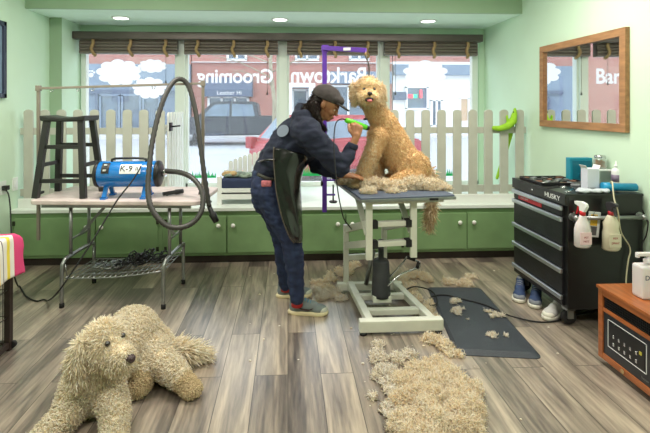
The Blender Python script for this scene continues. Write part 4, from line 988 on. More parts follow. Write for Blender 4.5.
spray('beige spray bottle with dark trigger hanging on the chest push bar, right one', 611, 197, 250, M_beige, mat('charcoal_plastic', (56, 54, 58), .35), mat('red_plastic_b', (170, 36, 48), .35), .056, M_beige, [('REX', .38), ('SPRAY', .24)], True)
# small framed tag
a_ = P(588, 212, hy0-.012); b_ = P(600, 237, hy0-.012)
t = thing('hanging_tag', 'white framed tag with yellow patch hanging on the chest side between the spray bottles', 'tag', a_)
Mt = Matrix.Translation(((a_.x+b_.x)/2, hy0-.012, (a_.z+b_.z)/2)) @ Matrix.Rotation(R(6), 4, 'Y')
w_, h_ = (b_.x-a_.x)/2, (a_.z-b_.z)/2
bm = bmesh.new(); rbox(bm, -w_, w_, 0, .008, -h_, h_, .002, 1, Mt); obj('board', bm, M_lab, t)
bm = bmesh.new(); rbox(bm, -w_*.65, w_*.5, -.002, .001, -h_*.1, h_*.8, .0005, 1, Mt); obj('yellow_patch', bm, mat('yellow_print', (222, 176, 60), .5), t)
bm = bmesh.new(); rbox(bm, -w_*.65, w_*.5, -.002, .001, -h_*.85, -h_*.15, .0005, 1, Mt); obj('dark_patch', bm, mat('dark_print', (90, 88, 92), .5), t)
bm = bmesh.new(); tube(bm, [Mt @ Vector((0, .004, h_)), (a_.x+.02, hy0-.03, zb_+.01), (a_.x+.02, yb_, zb_+.018)], .002, 6); obj('string', bm, M_blackpl, t)

# clutter on the chest
HT = hzt+.0065
def C_(px, py, z=HT): p = G(px, py, z); return p
t = thing('tool_tray', 'black tray of clipper blades lying on the far end of the chest top', 'tray', C_(545, 183))
bm = bmesh.new(); c = C_(545, 182.5); hw_, hd_ = .17, .13
c = Vector((2.02, 3.33, HT)); rbox(bm, c.x-.18, c.x+.16, c.y-.17, c.y+.16, HT, HT+.006, .002)
for q in ((c.x-.18, c.x+.16, c.y-.17, c.y-.163), (c.x-.18, c.x+.16, c.y+.153, c.y+.16), (c.x-.18, c.x-.173, c.y-.17, c.y+.16), (c.x+.153, c.x+.16, c.y-.17, c.y+.16)): rbox(bm, *q, HT, HT+.02, .002)
obj('tray', bm, M_blackpl, t)
rnd = random.Random(5)
M_mixc = [mat('blade_steel', (130, 130, 132), .3, metal=.8), M_blackpl, mat('brown_comb', (120, 84, 66), .5), mat('grey_plastic', (140, 144, 148), .5)]
k = 0
for i in range(5):
    for j in range(4):
        x = c.x-.145+.07*i+rnd.uniform(-.008, .008); y = c.y-.13+.083*j+rnd.uniform(-.01, .01)
        Mk = Matrix.Translation((x, y, HT+.006)) @ Matrix.Rotation(rnd.uniform(0, PI), 4, 'Z'); bm = bmesh.new()
        rbox(bm, -.024, .024, -.012, .012, 0, .01, .002, 1, Mk); rbox(bm, -.018, .018, .012, .018, .002, .007, .001, 1, Mk)
        for q in range(6): rbox(bm, -.018+.0065*q, -.015+.0065*q, .017, .024, .002, .005, .0005, 1, Mk)
        mk_ = (i+2*j) % 4; od = ('first', 'second', 'third', 'fourth', 'fifth')
        tag(obj('clipper_blade', bm, M_mixc[mk_]), '%s blade in black tray, %s from near end, %s row from drawers' % (('steel', 'black', 'brown', 'grey')[mk_], od[j], od[i]), 'clipper blade', 'clipper blades in the black tray')
# combs, brushes, scissors scattered
tools = [('comb', 'black comb lying on the near edge of the chest top', 1.88, 3.08, 20, 1), ('comb', 'steel comb lying across the middle of the chest top', 2.0, 3.02, 75, 0), ('slicker_brush', 'grey slicker brush lying on the chest before the white box', 2.02, 2.92, 10, 3), ('slicker_brush', 'pale slicker brush lying by the far wall end of the chest', 2.12, 3.12, 130, 3)]
for nm, lb, x, y, an, mi_ in tools:
    Mk = Matrix.Translation((x, y, HT)) @ Matrix.Rotation(R(an), 4, 'Z'); bm = bmesh.new()
    if nm == 'comb':
        rbox(bm, -.09, .09, .006, .016, 0, .005, .001, 1, Mk)
        for q in range(30): box(bm, -.088+.006*q, -.0855+.006*q, -.014, .008, .001, .0035, Mk)
        tag(obj(nm, bm, M_mixc[mi_]), lb, 'comb')
    else:
        t = thing(nm, lb, 'brush', (x, y, HT)); rbox(bm, -.1, .02, -.011, .011, .004, .02, .005, 2, Mk); obj('handle', bm, M_blackpl, t)
        bm = bmesh.new(); rbox(bm, .015, .075, -.045, .045, .0, .014, .004, 2, Mk); obj('head', bm, M_mixc[3], t)
        bm = bmesh.new()
        for q in range(7):
            for w2 in range(5): box(bm, .022+.01*w2, .0235+.01*w2, -.038+.0125*q, -.0365+.0125*q, .013, .026, Mk)
        obj('bristles', bm, M_steel, t)
for x, y, an, lb in ((1.92, 2.96, 40, 'pair of steel scissors lying on the chest top near its corner'), (1.93, 3.13, 100, 'pair of steel scissors lying on the chest top beside the tray')):
    Mk = Matrix.Translation((x, y, HT+.003)) @ Matrix.Rotation(R(an), 4, 'Z'); t = thing('scissors', lb, 'scissors', (x, y, HT))
    for s in (-1, 1):
        bm = bmesh.new(); Mr = Mk @ Matrix.Rotation(R(7*s), 4, 'Z'); prism(bm, [(0, -.005), (.1, -.001), (.1, .001), (0, .005), (-.04, .004), (-.04, -.004)], -.0015, .0015, 'xy'); tube(bm, [(-.055+.017*math.cos(a0), .013*math.sin(a0), 0) for a0 in [2*PI*q/14 for q in range(15)]], .003, 6)
        bmesh.ops.transform(bm, matrix=Mr @ Matrix.Translation((0, 0, .0016*s)), verts=bm.verts); obj('blade', bm, M_chrome, t)
# crumpled cloth
bm = bmesh.new(); rnd = random.Random(8)
for k in range(14): sphere(bm, (1.93+.018*k*.8, 2.88+rnd.uniform(-.01, .05), HT+.012), (.03, .026, .014), Matrix.Rotation(rnd.uniform(-1, 1), 4, 'Z'))
tag(blob('grooming_cloth', bm, mat('pale_grey_cloth', (180, 186, 194), .9, var=.1), voxel=.006, wrinkle=.006, wscale=.02), 'crumpled pale grey cloth at the near corner of the chest top', 'cloth')
# teal case
p0 = C_(567, 176); Yt = 3.36
a_, b_ = P(568, 157.5, Yt), P(590, 177, Yt)
t = thing('teal_case', 'teal plastic case standing upright on the chest top by the wall', 'case', ((a_.x+b_.x)/2, Yt, HT)); M_teal = mat('teal_plastic', (20, 134, 158), .35, var=.06)
bm = bmesh.new(); rbox(bm, a_.x, b_.x, Yt-.03, Yt+.03, HT, a_.z, .008); obj('shell', bm, M_teal, t)
bm = bmesh.new(); rbox(bm, a_.x+.015, b_.x-.015, Yt-.034, Yt-.028, HT+.02, a_.z-.02, .002); rbox(bm, (a_.x+b_.x)/2-.03, (a_.x+b_.x)/2+.03, Yt-.04, Yt-.03, HT+.045, HT+.06, .002); obj('latch_panel', bm, mat('teal_dark_plastic', (14, 112, 136), .35), t)
# white box
def cbox(name, label, cat, px0, px1, py0, py1, Y, d, m, extra=None, z0=HT):
    a_, b_ = P(px0, py0, Y), P(px1, py1, Y); t = thing(name, label, cat, ((a_.x+b_.x)/2, Y+d/2, z0)); bm = bmesh.new(); rbox(bm, a_.x, b_.x, Y, Y+d, z0, a_.z, .003); o = obj('carton', bm, m, t); return t, o, a_, b_
t, o, a_, b_ = cbox('paper_box', 'white open box standing on the chest top beside the blue roll', 'box', 587.5, 599.5, 169, 190, 2.95, .07, mat('white_carton', (206, 210, 222), .6, var=.04))
bm = bmesh.new(); bar(bm, (a_.x+.002, 2.985, a_.z), (a_.x-.012, 2.985, a_.z+.022), .07, .002, (1, 0, 0)); obj('flap', bm, M_lab, t); bm = bmesh.new(); bar(bm, (b_.x-.002, 2.985, a_.z), (b_.x+.008, 2.985, a_.z+.024), .07, .002, (1, 0, 0)); obj('flap', bm, M_lab, t)
M_clear = glass_mat('clear_plastic', .25, (.93, .96, .95, 1), .12)
t, o, a_, b_ = cbox('storage_box', 'clear plastic storage box on the chest top under the treat jar', 'box', 594, 612, 171, 184, 3.14, .13, M_clear)
bm = bmesh.new(); rbox(bm, a_.x-.004, b_.x+.004, 3.136, 3.274, a_.z-.001, a_.z+.008, .002); obj('lid', bm, M_lab, t); jz = a_.z+.008
jc = P(600, 165, 3.2); t = thing('treat_jar', 'round glass treat jar with steel lid standing on the clear storage box', 'jar', (jc.x, 3.2, jz))
zt_ = P(600, 155, 3.2).z
bm = bmesh.new(); hj = zt_-jz-.02; lathe(bm, [(.035, 0), (.042, .008), (.042, hj*.8), (.036, hj)], at((jc.x, 3.2, jz)), 20); obj('glass', bm, M_clear, t)
bm = bmesh.new(); lathe(bm, [(.038, hj), (.038, hj+.014), (.03, hj+.02)], at((jc.x, 3.2, jz)), 20); obj('lid', bm, M_chrome, t)
bm = bmesh.new(); rnd = random.Random(2)
for k in range(34): an = rnd.uniform(0, 6.28); rr_ = rnd.uniform(0, .028); sphere(bm, (jc.x+rr_*math.cos(an), 3.2+rr_*math.sin(an), jz+.012+rnd.uniform(0, hj*.6)), .009, u=6, v=4)
tag(obj('dog_treats', bm, mat('brown_biscuit', (146, 104, 66), .8, var=.3)), 'brown biscuit treats inside the glass jar', 'treats', kind='stuff')
# pump bottle small
def bottle(name, label, px, pyb, pyt, Y, w_, m, capm, z0=HT, lab=None):
    c = P(px, pyb, Y); zt_ = P(px, pyt, Y).z; H = zt_-z0; t = thing(name, label, 'bottle', (c.x, Y, z0))
    bm = bmesh.new(); lathe(bm, [(w_*.9, 0), (w_, .006), (w_, H*.6), (w_*.8, H*.68), (w_*.4, H*.72), (w_*.4, H*.76)], at((c.x, Y, z0)), 20); b_ = obj('bottle', bm, m, t)
    bm = bmesh.new(); lathe(bm, [(w_*.45, H*.75), (w_*.42, H*.84), (w_*.15, H*.86), (w_*.12, H)], at((c.x, Y, z0)), 14); obj('cap', bm, capm, t)
    if lab: bm = bmesh.new(); lathe(bm, [(w_*1.01, H*.18), (w_*1.01, H*.46)], at((c.x, Y, z0)), 20); obj('label', bm, lab, b_)
    return t
bottle('squeeze_bottle', 'white squeeze bottle with grey band standing on the chest behind the blue roll', 616, 186, 161, 3.12, .03, M_lab, M_lab, lab=mat('grey_mauve_label', (120, 108, 130), .5))
# blue roll
p0, p1 = P(602, 186, 2.93), P(636, 187.5, 2.9)
p0.z = p1.z = HT+.03
t = thing('blue_roll', 'bright blue plastic roll lying on the near edge of the chest', 'roll', p0.lerp(p1, .5)); M_b2 = mat('bright_blue_plastic', (24, 142, 190), .35, var=.06)
bm = bmesh.new(); tube(bm, [p0, p0.lerp(p1, .35), p0.lerp(p1, .36), p1], [.030, .0295, .026, .026], 20); obj('roll', bm, M_b2, t)
bm = bmesh.new(); tube(bm, [p1, p1+(p1-p0).normalized()*.006], [.02, .018], 16); obj('end', bm, mat('dark_blue_plastic', (14, 96, 136), .4), t)
# beige cord over the side, black cord at the wall side
bm = bmesh.new(); tube(bm, [(P(611, 186, 2.95).x, 2.97, HT+.01), P(612, 186, 2.86)+Vector((0, 0, .03)), P(614, 198, 2.80), P(618, 212, 2.76), P(621, 232, 2.80), P(630, 248, 2.82), P(628, 262, 2.82), P(626, 282, 2.82), P(627, 300, 2.82)], .0045, 8, smooth=6)
tag(obj('beige_cord', bm, mat('beige_cord', (196, 188, 160), .6)), 'beige cord hanging from the chest top down its near side', 'cord')
bm = bmesh.new(); tube(bm, [(2.30, 2.97, HT+.008), (2.345, 2.93, HT-.03), (2.352, 2.84, .72), P(648, 224, 2.80), P(646, 236, 2.82), P(642, 246, 2.83), (2.335, 2.83, .40), (2.34, 2.83, .25)], .0045, 8, smooth=6)
tag(obj('power_cord', bm, M_rubber), 'black cord hanging beside the tool chest along the right wall', 'cord')

# mirror on the right wall
def wall_right_pt(px, py):
    c, s = math.cos(YAW), math.sin(YAW); t = (px-U0)/F; d = XR/(t*c+s); return Vector((XR, d*c-t*d*s, CAMH-(py-V0)/F*d))
m0 = wall_right_pt(543, 86); m1 = wall_right_pt(630, 86)
za, zb2 = 2.005, 1.272; y0_, y1_ = m1.y, m0.y
mi = thing('wall_mirror', 'rustic wooden framed mirror hanging on the right wall', 'mirror', (XR, (y0_+y1_)/2, zb2)); fw = .058
for q in ((y0_, y1_, za-fw, za), (y0_, y1_, zb2, zb2+fw), (y0_, y0_+fw, zb2+fw, za-fw), (y1_-fw, y1_, zb2+fw, za-fw)):
    bm = bmesh.new(); rbox(bm, XR-.035, XR-.001, *q, .003); obj('frame_board', bm, M_wood_f, mi)
m, nt, b = nmat('silver_mirror'); b.inputs['Base Color'].default_value = (.9, .92, .91, 1); b.inputs['Metallic'].default_value = 1; b.inputs['Roughness'].default_value = .02
bm = bmesh.new(); box(bm, XR-.014, XR-.004, y0_+fw-.01, y1_-fw+.01, zb2+fw-.01, za-fw+.01); obj('glass', bm, m, mi)

# wooden infrared heater
ex0, ex1, ey0, ey1, ez0, ez1 = 1.765, 2.17, 2.06, 2.475, .035, .44
he = thing('space_heater', 'orange oak cabinet heater with black control panel at the right edge', 'heater', ((ex0+ex1)/2, (ey0+ey1)/2, 0))
bm = bmesh.new(); rbox(bm, ex0-.008, ex1, ey0-.008, ey1+.008, ez1-.018, ez1, .005); obj('top', bm, M_wood_o, he)
bm = bmesh.new(); box(bm, ex0+.018, ex1-.01, ey0+.004, ey1-.004, ez0+.01, ez1-.018); obj('body', bm, M_wood_o, he)
for (a_, b_) in ((ey0, ey0+.035), (ey1-.035, ey1)):
    bm = bmesh.new(); rbox(bm, ex0, ex0+.03, a_, b_, ez0, ez1-.018, .003); obj('stile', bm, M_wood_o, he)
for (a_, b_) in ((ez0, ez0+.035), (.305, .325), (ez1-.05, ez1-.018)):
    bm = bmesh.new(); rbox(bm, ex0+.001, ex0+.03, ey0+.035, ey1-.035, a_, b_, .003); obj('rail', bm, M_wood_o, he)
bm = bmesh.new(); box(bm, ex0+.012, ex0+.02, ey0+.035, ey1-.035, .325, ez1-.05)
for k in range(26): y = ey0+.05+.0122*k; box(bm, ex0+.006, ex0+.012, y, y+.003, .33, ez1-.054)
for k in range(4): z = .335+.013*k; box(bm, ex0+.005, ex0+.008, ey0+.04, ey1-.04, z, z+.002)
obj('grille', bm, M_blackpl, he)
bm = bmesh.new(); box(bm, ex0+.008, ex0+.02, ey0+.035, ey1-.035, ez0+.035, .305); pn = obj('control_panel', bm, mat('dark_panel', (40, 42, 48), .3, var=.15), he)
bm = bmesh.new(); pa0, pa1, pz0, pz1 = ey0+.075, ey1-.07, .125, .275
for q in ((pa0, pa1, pz1-.0025, pz1), (pa0, pa1, pz0, pz0+.0025), (pa0, pa0+.0025, pz0, pz1), (pa1-.0025, pa1, pz0, pz1)): box(bm, ex0+.005, ex0+.009, *q)
obj('panel_outline', bm, M_lab, pn)
bm = bmesh.new(); box(bm, ex0+.006, ex0+.009, pa0+.012, pa1-.012, pz0+.012, pz1-.012); obj('display', bm, M_blackpl, pn)
for r2 in range(2):
    for k in range(5):
        bm = bmesh.new(); y = pa1-.045-.04*k; z = pz0+.035+.042*r2; lathe(bm, [(.006, 0), (.006, .003)], at((ex0+.003, y, z), 'x'), 10); box(bm, ex0+.004, ex0+.0065, y-.006, y+.006, z-.013, z-.005); obj('button', bm, M_chrome, pn)
bm = bmesh.new(); box(bm, ex0+.003, ex0+.006, pa0+.03, pa0+.045, pz0+.078, pz0+.094); obj('lit_indicator', bm, emit('yellow_led', (170, 160, 60), .15), pn)
bm = bmesh.new(); text_mesh(bm, 'heater', MF(ey0+.085, .095, ex0+.007), .018, .0005); obj('brand_lettering', bm, M_steel, pn)
bm = bmesh.new(); lathe(bm, [(.012, 0), (.012, .003)], at((ex0-.003, (ey0+ey1)/2+.02, ez0+.018), 'x'), 12); obj('emblem', bm, M_rope, he)
for x in (ex0+.05, ex1-.05):
    for y in (ey0+.05, ey1-.05):
        bm = bmesh.new(); lathe(bm, [(.01, -.01), (.019, -.008), (.019, .008), (.01, .01)], at((x, y, .019), 'y'), 14); box(bm, x-.008, x+.008, y-.012, y+.012, .03, .046); obj('caster', bm, M_rubber, he)
# pump bottle on heater
pc_ = G(648, 297, ez1); zt_ = P(645, 247, pc_.y).z
t = thing('pump_bottle', 'white pump bottle with dark logo standing on the oak heater', 'bottle', (pc_.x, pc_.y, ez1)); H = .175
bm = bmesh.new(); rbox(bm, pc_.x-.062, pc_.x+.062, pc_.y-.04, pc_.y+.04, ez1, ez1+H, .022, 4); lathe(bm, [(.018, H-.004), (.018, H+.012)], at((pc_.x, pc_.y, ez1)), 14); bb = obj('bottle', bm, M_milky, t, smooth=False)
bm = bmesh.new(); lathe(bm, [(.021, H+.004), (.021, H+.024), (.008, H+.028), (.008, H+.05)], at((pc_.x, pc_.y, ez1)), 16)
rbox(bm, pc_.x-.062, pc_.x+.02, pc_.y-.013, pc_.y+.013, ez1+H+.045, ez1+H+.062, .005); rbox(bm, pc_.x-.066, pc_.x-.05, pc_.y-.008, pc_.y+.008, ez1+H+.036, ez1+H+.055, .003); obj('pump', bm, M_milky, t)
bm = bmesh.new(); box(bm, pc_.x-.015, pc_.x+.05, pc_.y-.0415, pc_.y-.04, ez1+.03, ez1+.13); lb_ = obj('label', bm, M_lab, bb)
bm = bmesh.new(); text_mesh(bm, 'D', Matrix.Translation((pc_.x-.036, pc_.y-.041, ez1+.115)) @ Matrix.Rotation(PI/2, 4, 'X'), .035, .0006)
for k in range(8): box(bm, pc_.x-.01, pc_.x+.045, pc_.y-.0425, pc_.y-.0415, ez1+.036+.011*k, ez1+.039+.011*k)
obj('label_lettering', bm, mat('navy_print', (40, 50, 90), .5), lb_)

# cord on the floor
fc = [G(403, 292, .07), G(412, 287, .06), G(424, 288, .03), G(434, 293, .024), G(437, 303, .024), G(430, 305, .024), G(431, 297, .024), G(445, 295, .024), G(462, 299, .024), G(485, 305, .024), G(505, 314, .024), G(522, 319, .010), G(540, 322, .008), G(556, 321, .008), G(572, 316, .008), G(590, 312, .008), G(606, 310, .008), (2.25, 2.75, .008), (2.33, 2.7, .05)]
bm = bmesh.new(); tube(bm, fc, .005, 8, smooth=6); tag(obj('power_cord', bm, M_rubber), 'black cord running over the floor mat and under the tool chest', 'cord')

# shoes under the chest
def shoe(label, heel, toe, L_, up, sole, accent, name='sneaker', parent=None, laces=None, swoosh=None):
    heel = Vector(heel); toe = Vector(toe); d = (toe-heel); d.z = 0; an = math.atan2(d.y, d.x)
    s = L_/.28; M = Matrix.Translation((heel.x, heel.y, 0)) @ Matrix.Rotation(an, 4, 'Z') @ Matrix.Scale(s, 4)
    if parent is None: t = thing(name, label, 'shoe', heel, 'sneakers under the tool chest')
    else:
        t = bpy.data.objects.new(name, None); C.objects.link(t); t.location = heel; t.parent = parent; t.matrix_parent_inverse = inv_of(parent); bpy.context.view_layer.update()
    out = [(0, -.022), (.03, -.034), (.09, -.035), (.15, -.040), (.20, -.049), (.245, -.044), (.272, -.025), (.28, 0), (.27, .025), (.24, .040), (.20, .042), (.14, .034), (.09, .032), (.03, .032), (0, .02), (-.006, 0)]
    bm = bmesh.new(); rings = []
    for z, g in ((0, .97), (.004, 1.02), (.018, 1.03), (.026, 1.0)):
        rings.append([bm.verts.new(((x-.137)*g+.137, y*g, z+(.010*(x/.28-.8)*2 if x > .22 else 0))) for x, y in out])
    n = len(out)
    for a_, b_ in zip(rings, rings[1:]):
        for k in range(n): bm.faces.new((a_[k], a_[(k+1) % n], b_[(k+1) % n], b_[k]))
    bm.faces.new(rings[0][::-1]); bm.faces.new(rings[-1]); bmesh.ops.transform(bm, matrix=M, verts=bm.verts); so = obj('sole', bm, sole, t, smooth=True)
    bm = bmesh.new()
    sphere(bm, (.055, 0, .050), (.055, .035, .055)); sphere(bm, (.047, 0, .090), (.044, .031, .030)); sphere(bm, (.13, 0, .052), (.07, .037, .046)); sphere(bm, (.105, 0, .082), (.05, .028, .032)); sphere(bm, (.21, 0, .040), (.066, .043, .034)); sphere(bm, (.165, 0, .058), (.052, .034, .038))
    bmesh.ops.transform(bm, matrix=M, verts=bm.verts); u_ = blob('upper', bm, up, t, voxel=.005, smooth=8)
    bm = bmesh.new(); sphere(bm, (.236, 0, .036), (.042, .041, .029)); bmesh.ops.transform(bm, matrix=M, verts=bm.verts); obj('toe_cap', bm, accent, t)
    bm = bmesh.new()
    for k in range(5): x = .118+.018*k; z = .112-.0085*k; tube(bm, [(x, -.022, z-.012), (x+.004, 0, z), (x, .022, z-.012)], .0035, 6, smooth=3)
    bmesh.ops.transform(bm, matrix=M, verts=bm.verts); obj('laces', bm, laces or accent, t)
    if swoosh:
        for sd in (-1, 1):
            bm = bmesh.new(); pts = [(.035, .072), (.09, .048), (.14, .040), (.165, .048), (.18, .062), (.15, .052), (.10, .056)]
            vv = prism(bm, pts, 0, .003, 'xz')
            for v in vv: v.co.y = sd*(.0415+.003*(v.co.y > .001)+.004*(v.co.x > .12))
            bmesh.ops.transform(bm, matrix=M, verts=bm.verts); obj('side_swoosh', bm, swoosh, t)
    bm = bmesh.new(); sphere(bm, (.047, 0, .110), (.034, .024, .012)); bmesh.ops.transform(bm, matrix=M, verts=bm.verts); obj('collar_lining', bm, accent if parent is None else up, t)
    return t
M_sb = mat('denim_blue_shoe', (44, 62, 98), .7, var=.2); M_sg = mat('grey_knit', (128, 132, 140), .85, var=.15); M_sw = mat('white_sole_rubber', (222, 218, 206), .6, var=.05); M_sn = mat('navy_trim', (38, 46, 76), .7)
shoe('blue sneaker under the tool chest, farthest from the camera', G(519, 302)+Vector((.13, .22, 0)), G(519, 302), .29, M_sb, M_sw, M_sg)
shoe('blue sneaker under the tool chest beside the white one', G(535, 308)+Vector((.14, .22, 0)), G(535, 308), .29, M_sb, M_sw, M_sg)
shoe('white grey sneaker under the tool chest, nearest the camera', G(547, 320)+Vector((.22, .13, 0)), G(547, 320), .28, mat('pale_grey_knit', (190, 188, 186), .85), M_sw, M_sw)

# green plush lizard over the fence
M_lime = mat('lime_plush', (150, 200, 50), .9, var=.12, scale=20, bump=.3)
bm = bmesh.new(); yl = YF-.03
chain(bm, [(P(494, 128, yl), .022), (P(500, 128.5, yl), .028), (P(508, 126, yl), .034), (P(513, 121, yl), .036), (P(514.5, 114, yl), .026), (P(515, 109, yl), .014)])
chain(bm, [(P(512, 122, yl), .03), (P(512, 120, YF+.06), .03), (P(510, 135, YF+.07), .026), (P(503, 160, YF+.07), .022), (P(497, 178, YF+.07), .016)])
chain(bm, [(P(508, 124, yl), .015), (P(507, 116, yl), .012)])
chain(bm, [(P(470, 118+5, YF+.2), .012), (P(484, 122, YF+.16), .012), (P(502, 122, YF+.07), .014)]) if False else None
lz = thing('plush_lizard', 'lime green plush lizard draped over the right picket fence', 'plush toy', P(512, 128, yl))
blob('body', bm, M_lime, lz, voxel=.007)
bm = bmesh.new(); sphere(bm, P(513.5, 112, yl-.02), .006); obj('eye', bm, M_blackpl, lz)
# red bow on the fence
bc = P(408, 148, YF-.02); t = thing('red_bow', 'small red bow hung on the fence beside the dog', 'bow', bc); M_rb = mat('red_ribbon', (190, 30, 44), .6)
bm = bmesh.new(); sphere(bm, bc+Vector((-.02, 0, .015)), (.022, .008, .014), Matrix.Rotation(.6, 4, 'Y')); sphere(bm, bc+Vector((.02, 0, -.005)), (.022, .008, .014), Matrix.Rotation(.4, 4, 'Y')); obj('loops', bm, M_rb, t)
bm = bmesh.new(); sphere(bm, bc, (.009, .01, .009)); obj('knot', bm, M_rb, t)
bm = bmesh.new(); tube(bm, [bc, bc+Vector((.02, 0, -.04)), bc+Vector((.035, 0, -.06))], [.005, .004, .002], 6); obj('tail', bm, M_rb, t)

# ================================================================ CUT HAIR
M_hairc = furmat('clipped_cream_hair', [(250, 236, 210), (252, 242, 222), (255, 250, 240), (250, 238, 212), (246, 224, 184)])
M_hairw = furmat('clipped_pale_hair', [(246, 240, 230), (250, 246, 240), (238, 226, 206), (248, 238, 218)])
M_base = mat('clipped_hair_base', (246, 232, 206), .95, var=.15, scale=30, bump=.5)
def pile(name, label, spots, m, n, z=0.0, length=.045, seed=1, width=.0034, Yp=None):
    """spots: (px, py, rx, ry, h) heaps on the surface at height z"""
    bm = bmesh.new(); rnd = random.Random(seed)
    for px, py, rx, ry, h in spots:
        c = G(px, py, z)
        for k in range(9):
            a_ = rnd.uniform(0, 6.28); q = rnd.uniform(0, 1.05 if rx < .08 else .8)
            sphere(bm, c+Vector((rx*q*math.cos(a_), ry*q*math.sin(a_), h*.22)), (rx*rnd.uniform(.2, .36), ry*rnd.uniform(.2, .36), h*rnd.uniform(.45, 1.0)), u=10, v=7)
    o = blob(name, bm, M_base, voxel=.008, smooth=3, wrinkle=.008, wscale=.03)
    for v in o.data.vertices: v.co.z = max(v.co.z, z+.001)
    tag(o, label, 'cut hair', kind='stuff')
    l = locks('tufts', o, m, o, n, length, width, seed=seed, comb=(0, 0, 1), cw=.1, curl=1.1, rand=.75, keep=lambda p, nn: nn[:, 2] > -.2)
    for v in l.data.vertices: v.co.z = max(v.co.z, z+.0015)
    l['kind'] = 'stuff'
    return o
pile('clipped_hair', 'large fluffy heap of cut cream dog hair on the floor before the grooming table',
     [(430, 422, .16, .12, .08), (455, 412, .13, .10, .07), (446, 395, .14, .10, .07), (425, 398, .14, .1, .055), (402, 404, .09, .09, .04), (466, 399, .07, .07, .05), (410, 432, .10, .08, .05), (445, 436, .16, .10, .06), (464, 428, .09, .08, .05), (425, 376, .10, .07, .045), (445, 376, .09, .05, .04), (407, 384, .09, .08, .035), (437, 368, .07, .04, .03)], M_hairc, 38000, seed=2, length=.05, width=.0023)
pile('clipped_hair', 'thin scatter of cut hair on the floor just in front of the grooming table base',
     [(376, 347, .035, .03, .02), (376, 358, .04, .05, .02), (382, 372, .045, .05, .022), (397, 362, .05, .04, .03), (408, 356, .035, .03, .02), (375, 378, .03, .03, .015), (388, 384, .05, .03, .02), (372, 398, .025, .02, .012), (392, 373, .05, .04, .02), (390, 392, .04, .05, .02), (388, 412, .03, .04, .02)], M_hairw, 4200, seed=3, length=.04)
pile('clipped_hair', 'band of cut hair on the floor along the left edge of the dark mat',
     [(434, 343, .06, .035, .03), (446, 349, .05, .03, .03), (455, 356, .045, .025, .02), (424, 314, .05, .07, .03), (432, 322, .05, .05, .03), (414, 300, .05, .07, .03), (406, 290, .05, .06, .035), (428, 306, .03, .04, .025)], M_hairc, 6000, seed=4)
pile('clipped_hair', 'cut hair on the floor behind the grooming table, right side', [(415, 277, .09, .06, .04), (427, 280, .05, .05, .03), (462, 286, .09, .05, .035), (448, 283, .05, .04, .025), (404, 281, .06, .06, .03), (470, 278, .04, .03, .02)], M_hairc, 4500, seed=5)
pile('clipped_hair', 'cut hair on the floor left of the grooming table base', [(331, 279, .07, .06, .03), (345, 274, .08, .06, .035), (325, 290, .06, .05, .025), (335, 297, .04, .04, .015), (318, 284, .05, .04, .02), (352, 268, .07, .05, .03)], M_hairc, 4200, seed=6)
pile('clipped_hair', 'pale cut hair on the floor at the toe of the front shoe', [(322, 299, .06, .05, .03), (332, 296, .06, .045, .035), (341, 300, .03, .03, .02), (316, 292, .03, .03, .02)], M_hairw, 3000, seed=7)
pile('clipped_hair', 'small white puffs of cut hair lying on the dark mat', [(456, 303, .035, .03, .02), (457, 312, .05, .04, .018), (463, 309, .02, .02, .012), (496, 316, .05, .03, .015), (488, 312, .025, .02, .012), (491, 336, .035, .025, .012), (506, 336, .03, .02, .006), (468, 320, .012, .012, .006)], M_hairw, 1600, z=.019, seed=8, length=.028)
# single wisps further out over the boards
bm = bmesh.new(); rnd = random.Random(9)
for k in range(70):
    px, py = rnd.gauss(390, 80), rnd.uniform(268, 425)
    if 428 < px < 545 and 285 < py < 358: continue
    c = G(max(250, min(590, px)), py, .002); r_ = rnd.uniform(.003, .011); sphere(bm, c+Vector((0, 0, r_*.2)), (r_, r_*.7, r_*.35), u=6, v=4)
tag(obj('hair_wisps', bm, M_hairw.copy()), 'tiny pale wisps of cut hair strewn over the boards', 'cut hair', kind='stuff')
pile('clipped_hair', 'fluffy cut hair on the grooming table around the paws of the dog, left part', [(344, 184, .05, .05, .06), (351, 184, .05, .05, .065), (359, 187, .05, .04, .06), (366, 189, .05, .035, .055), (375, 189.5, .06, .035, .06), (385, 189.5, .05, .035, .06), (393, 190, .04, .03, .04), (340, 180, .04, .05, .05)], M_hairc, 8000, z=GZ_, seed=10, length=.05)
pile('clipped_hair', 'flat fluffy strip of cut hair on the grooming table beside the haunch of the dog, right part', [(398, 190, .05, .035, .05), (408, 189.5, .06, .04, .065), (420, 189.5, .06, .045, .07), (431, 189.5, .055, .04, .06), (440, 190, .045, .03, .035), (446, 190.5, .025, .02, .02)], M_hairc, 7000, z=GZ_, seed=12, length=.05)
pile('clipped_hair', 'small tufts of cut hair near the front edge of the grooming table', [(368, 193.5, .05, .022, .03), (394, 192.8, .04, .018, .018), (404, 191.5, .02, .012, .01), (386, 191, .02, .012, .01)], M_hairc, 2400, z=GZ_, seed=13, length=.035)

# ================================================================ DOGS
M_dfur = furmat('golden_cream_coat', [(236, 202, 150), (244, 216, 170), (250, 230, 192), (240, 208, 158), (228, 190, 136)])
M_dfur2 = furmat('pale_head_coat', [(248, 232, 200), (240, 216, 174), (252, 242, 220), (234, 206, 162)])
M_dskin = mat('fur_undercoat', (226, 190, 140), .95, var=.12, scale=25, bump=.5)
M_nose = mat('dog_nose', (36, 30, 30), .35, var=.2, scale=60, bump=.2, bscale=300)
M_eye = mat('dark_glossy_eye', (22, 15, 12), .08, var=0, coat=1)
M_tongue = mat('pink_tongue', (206, 110, 116), .4, var=.08)
M_mouth = mat('dark_mouth', (46, 26, 26), .6)
def near(p, c, r): return ((p-np.array(c))**2).sum(1) < r*r

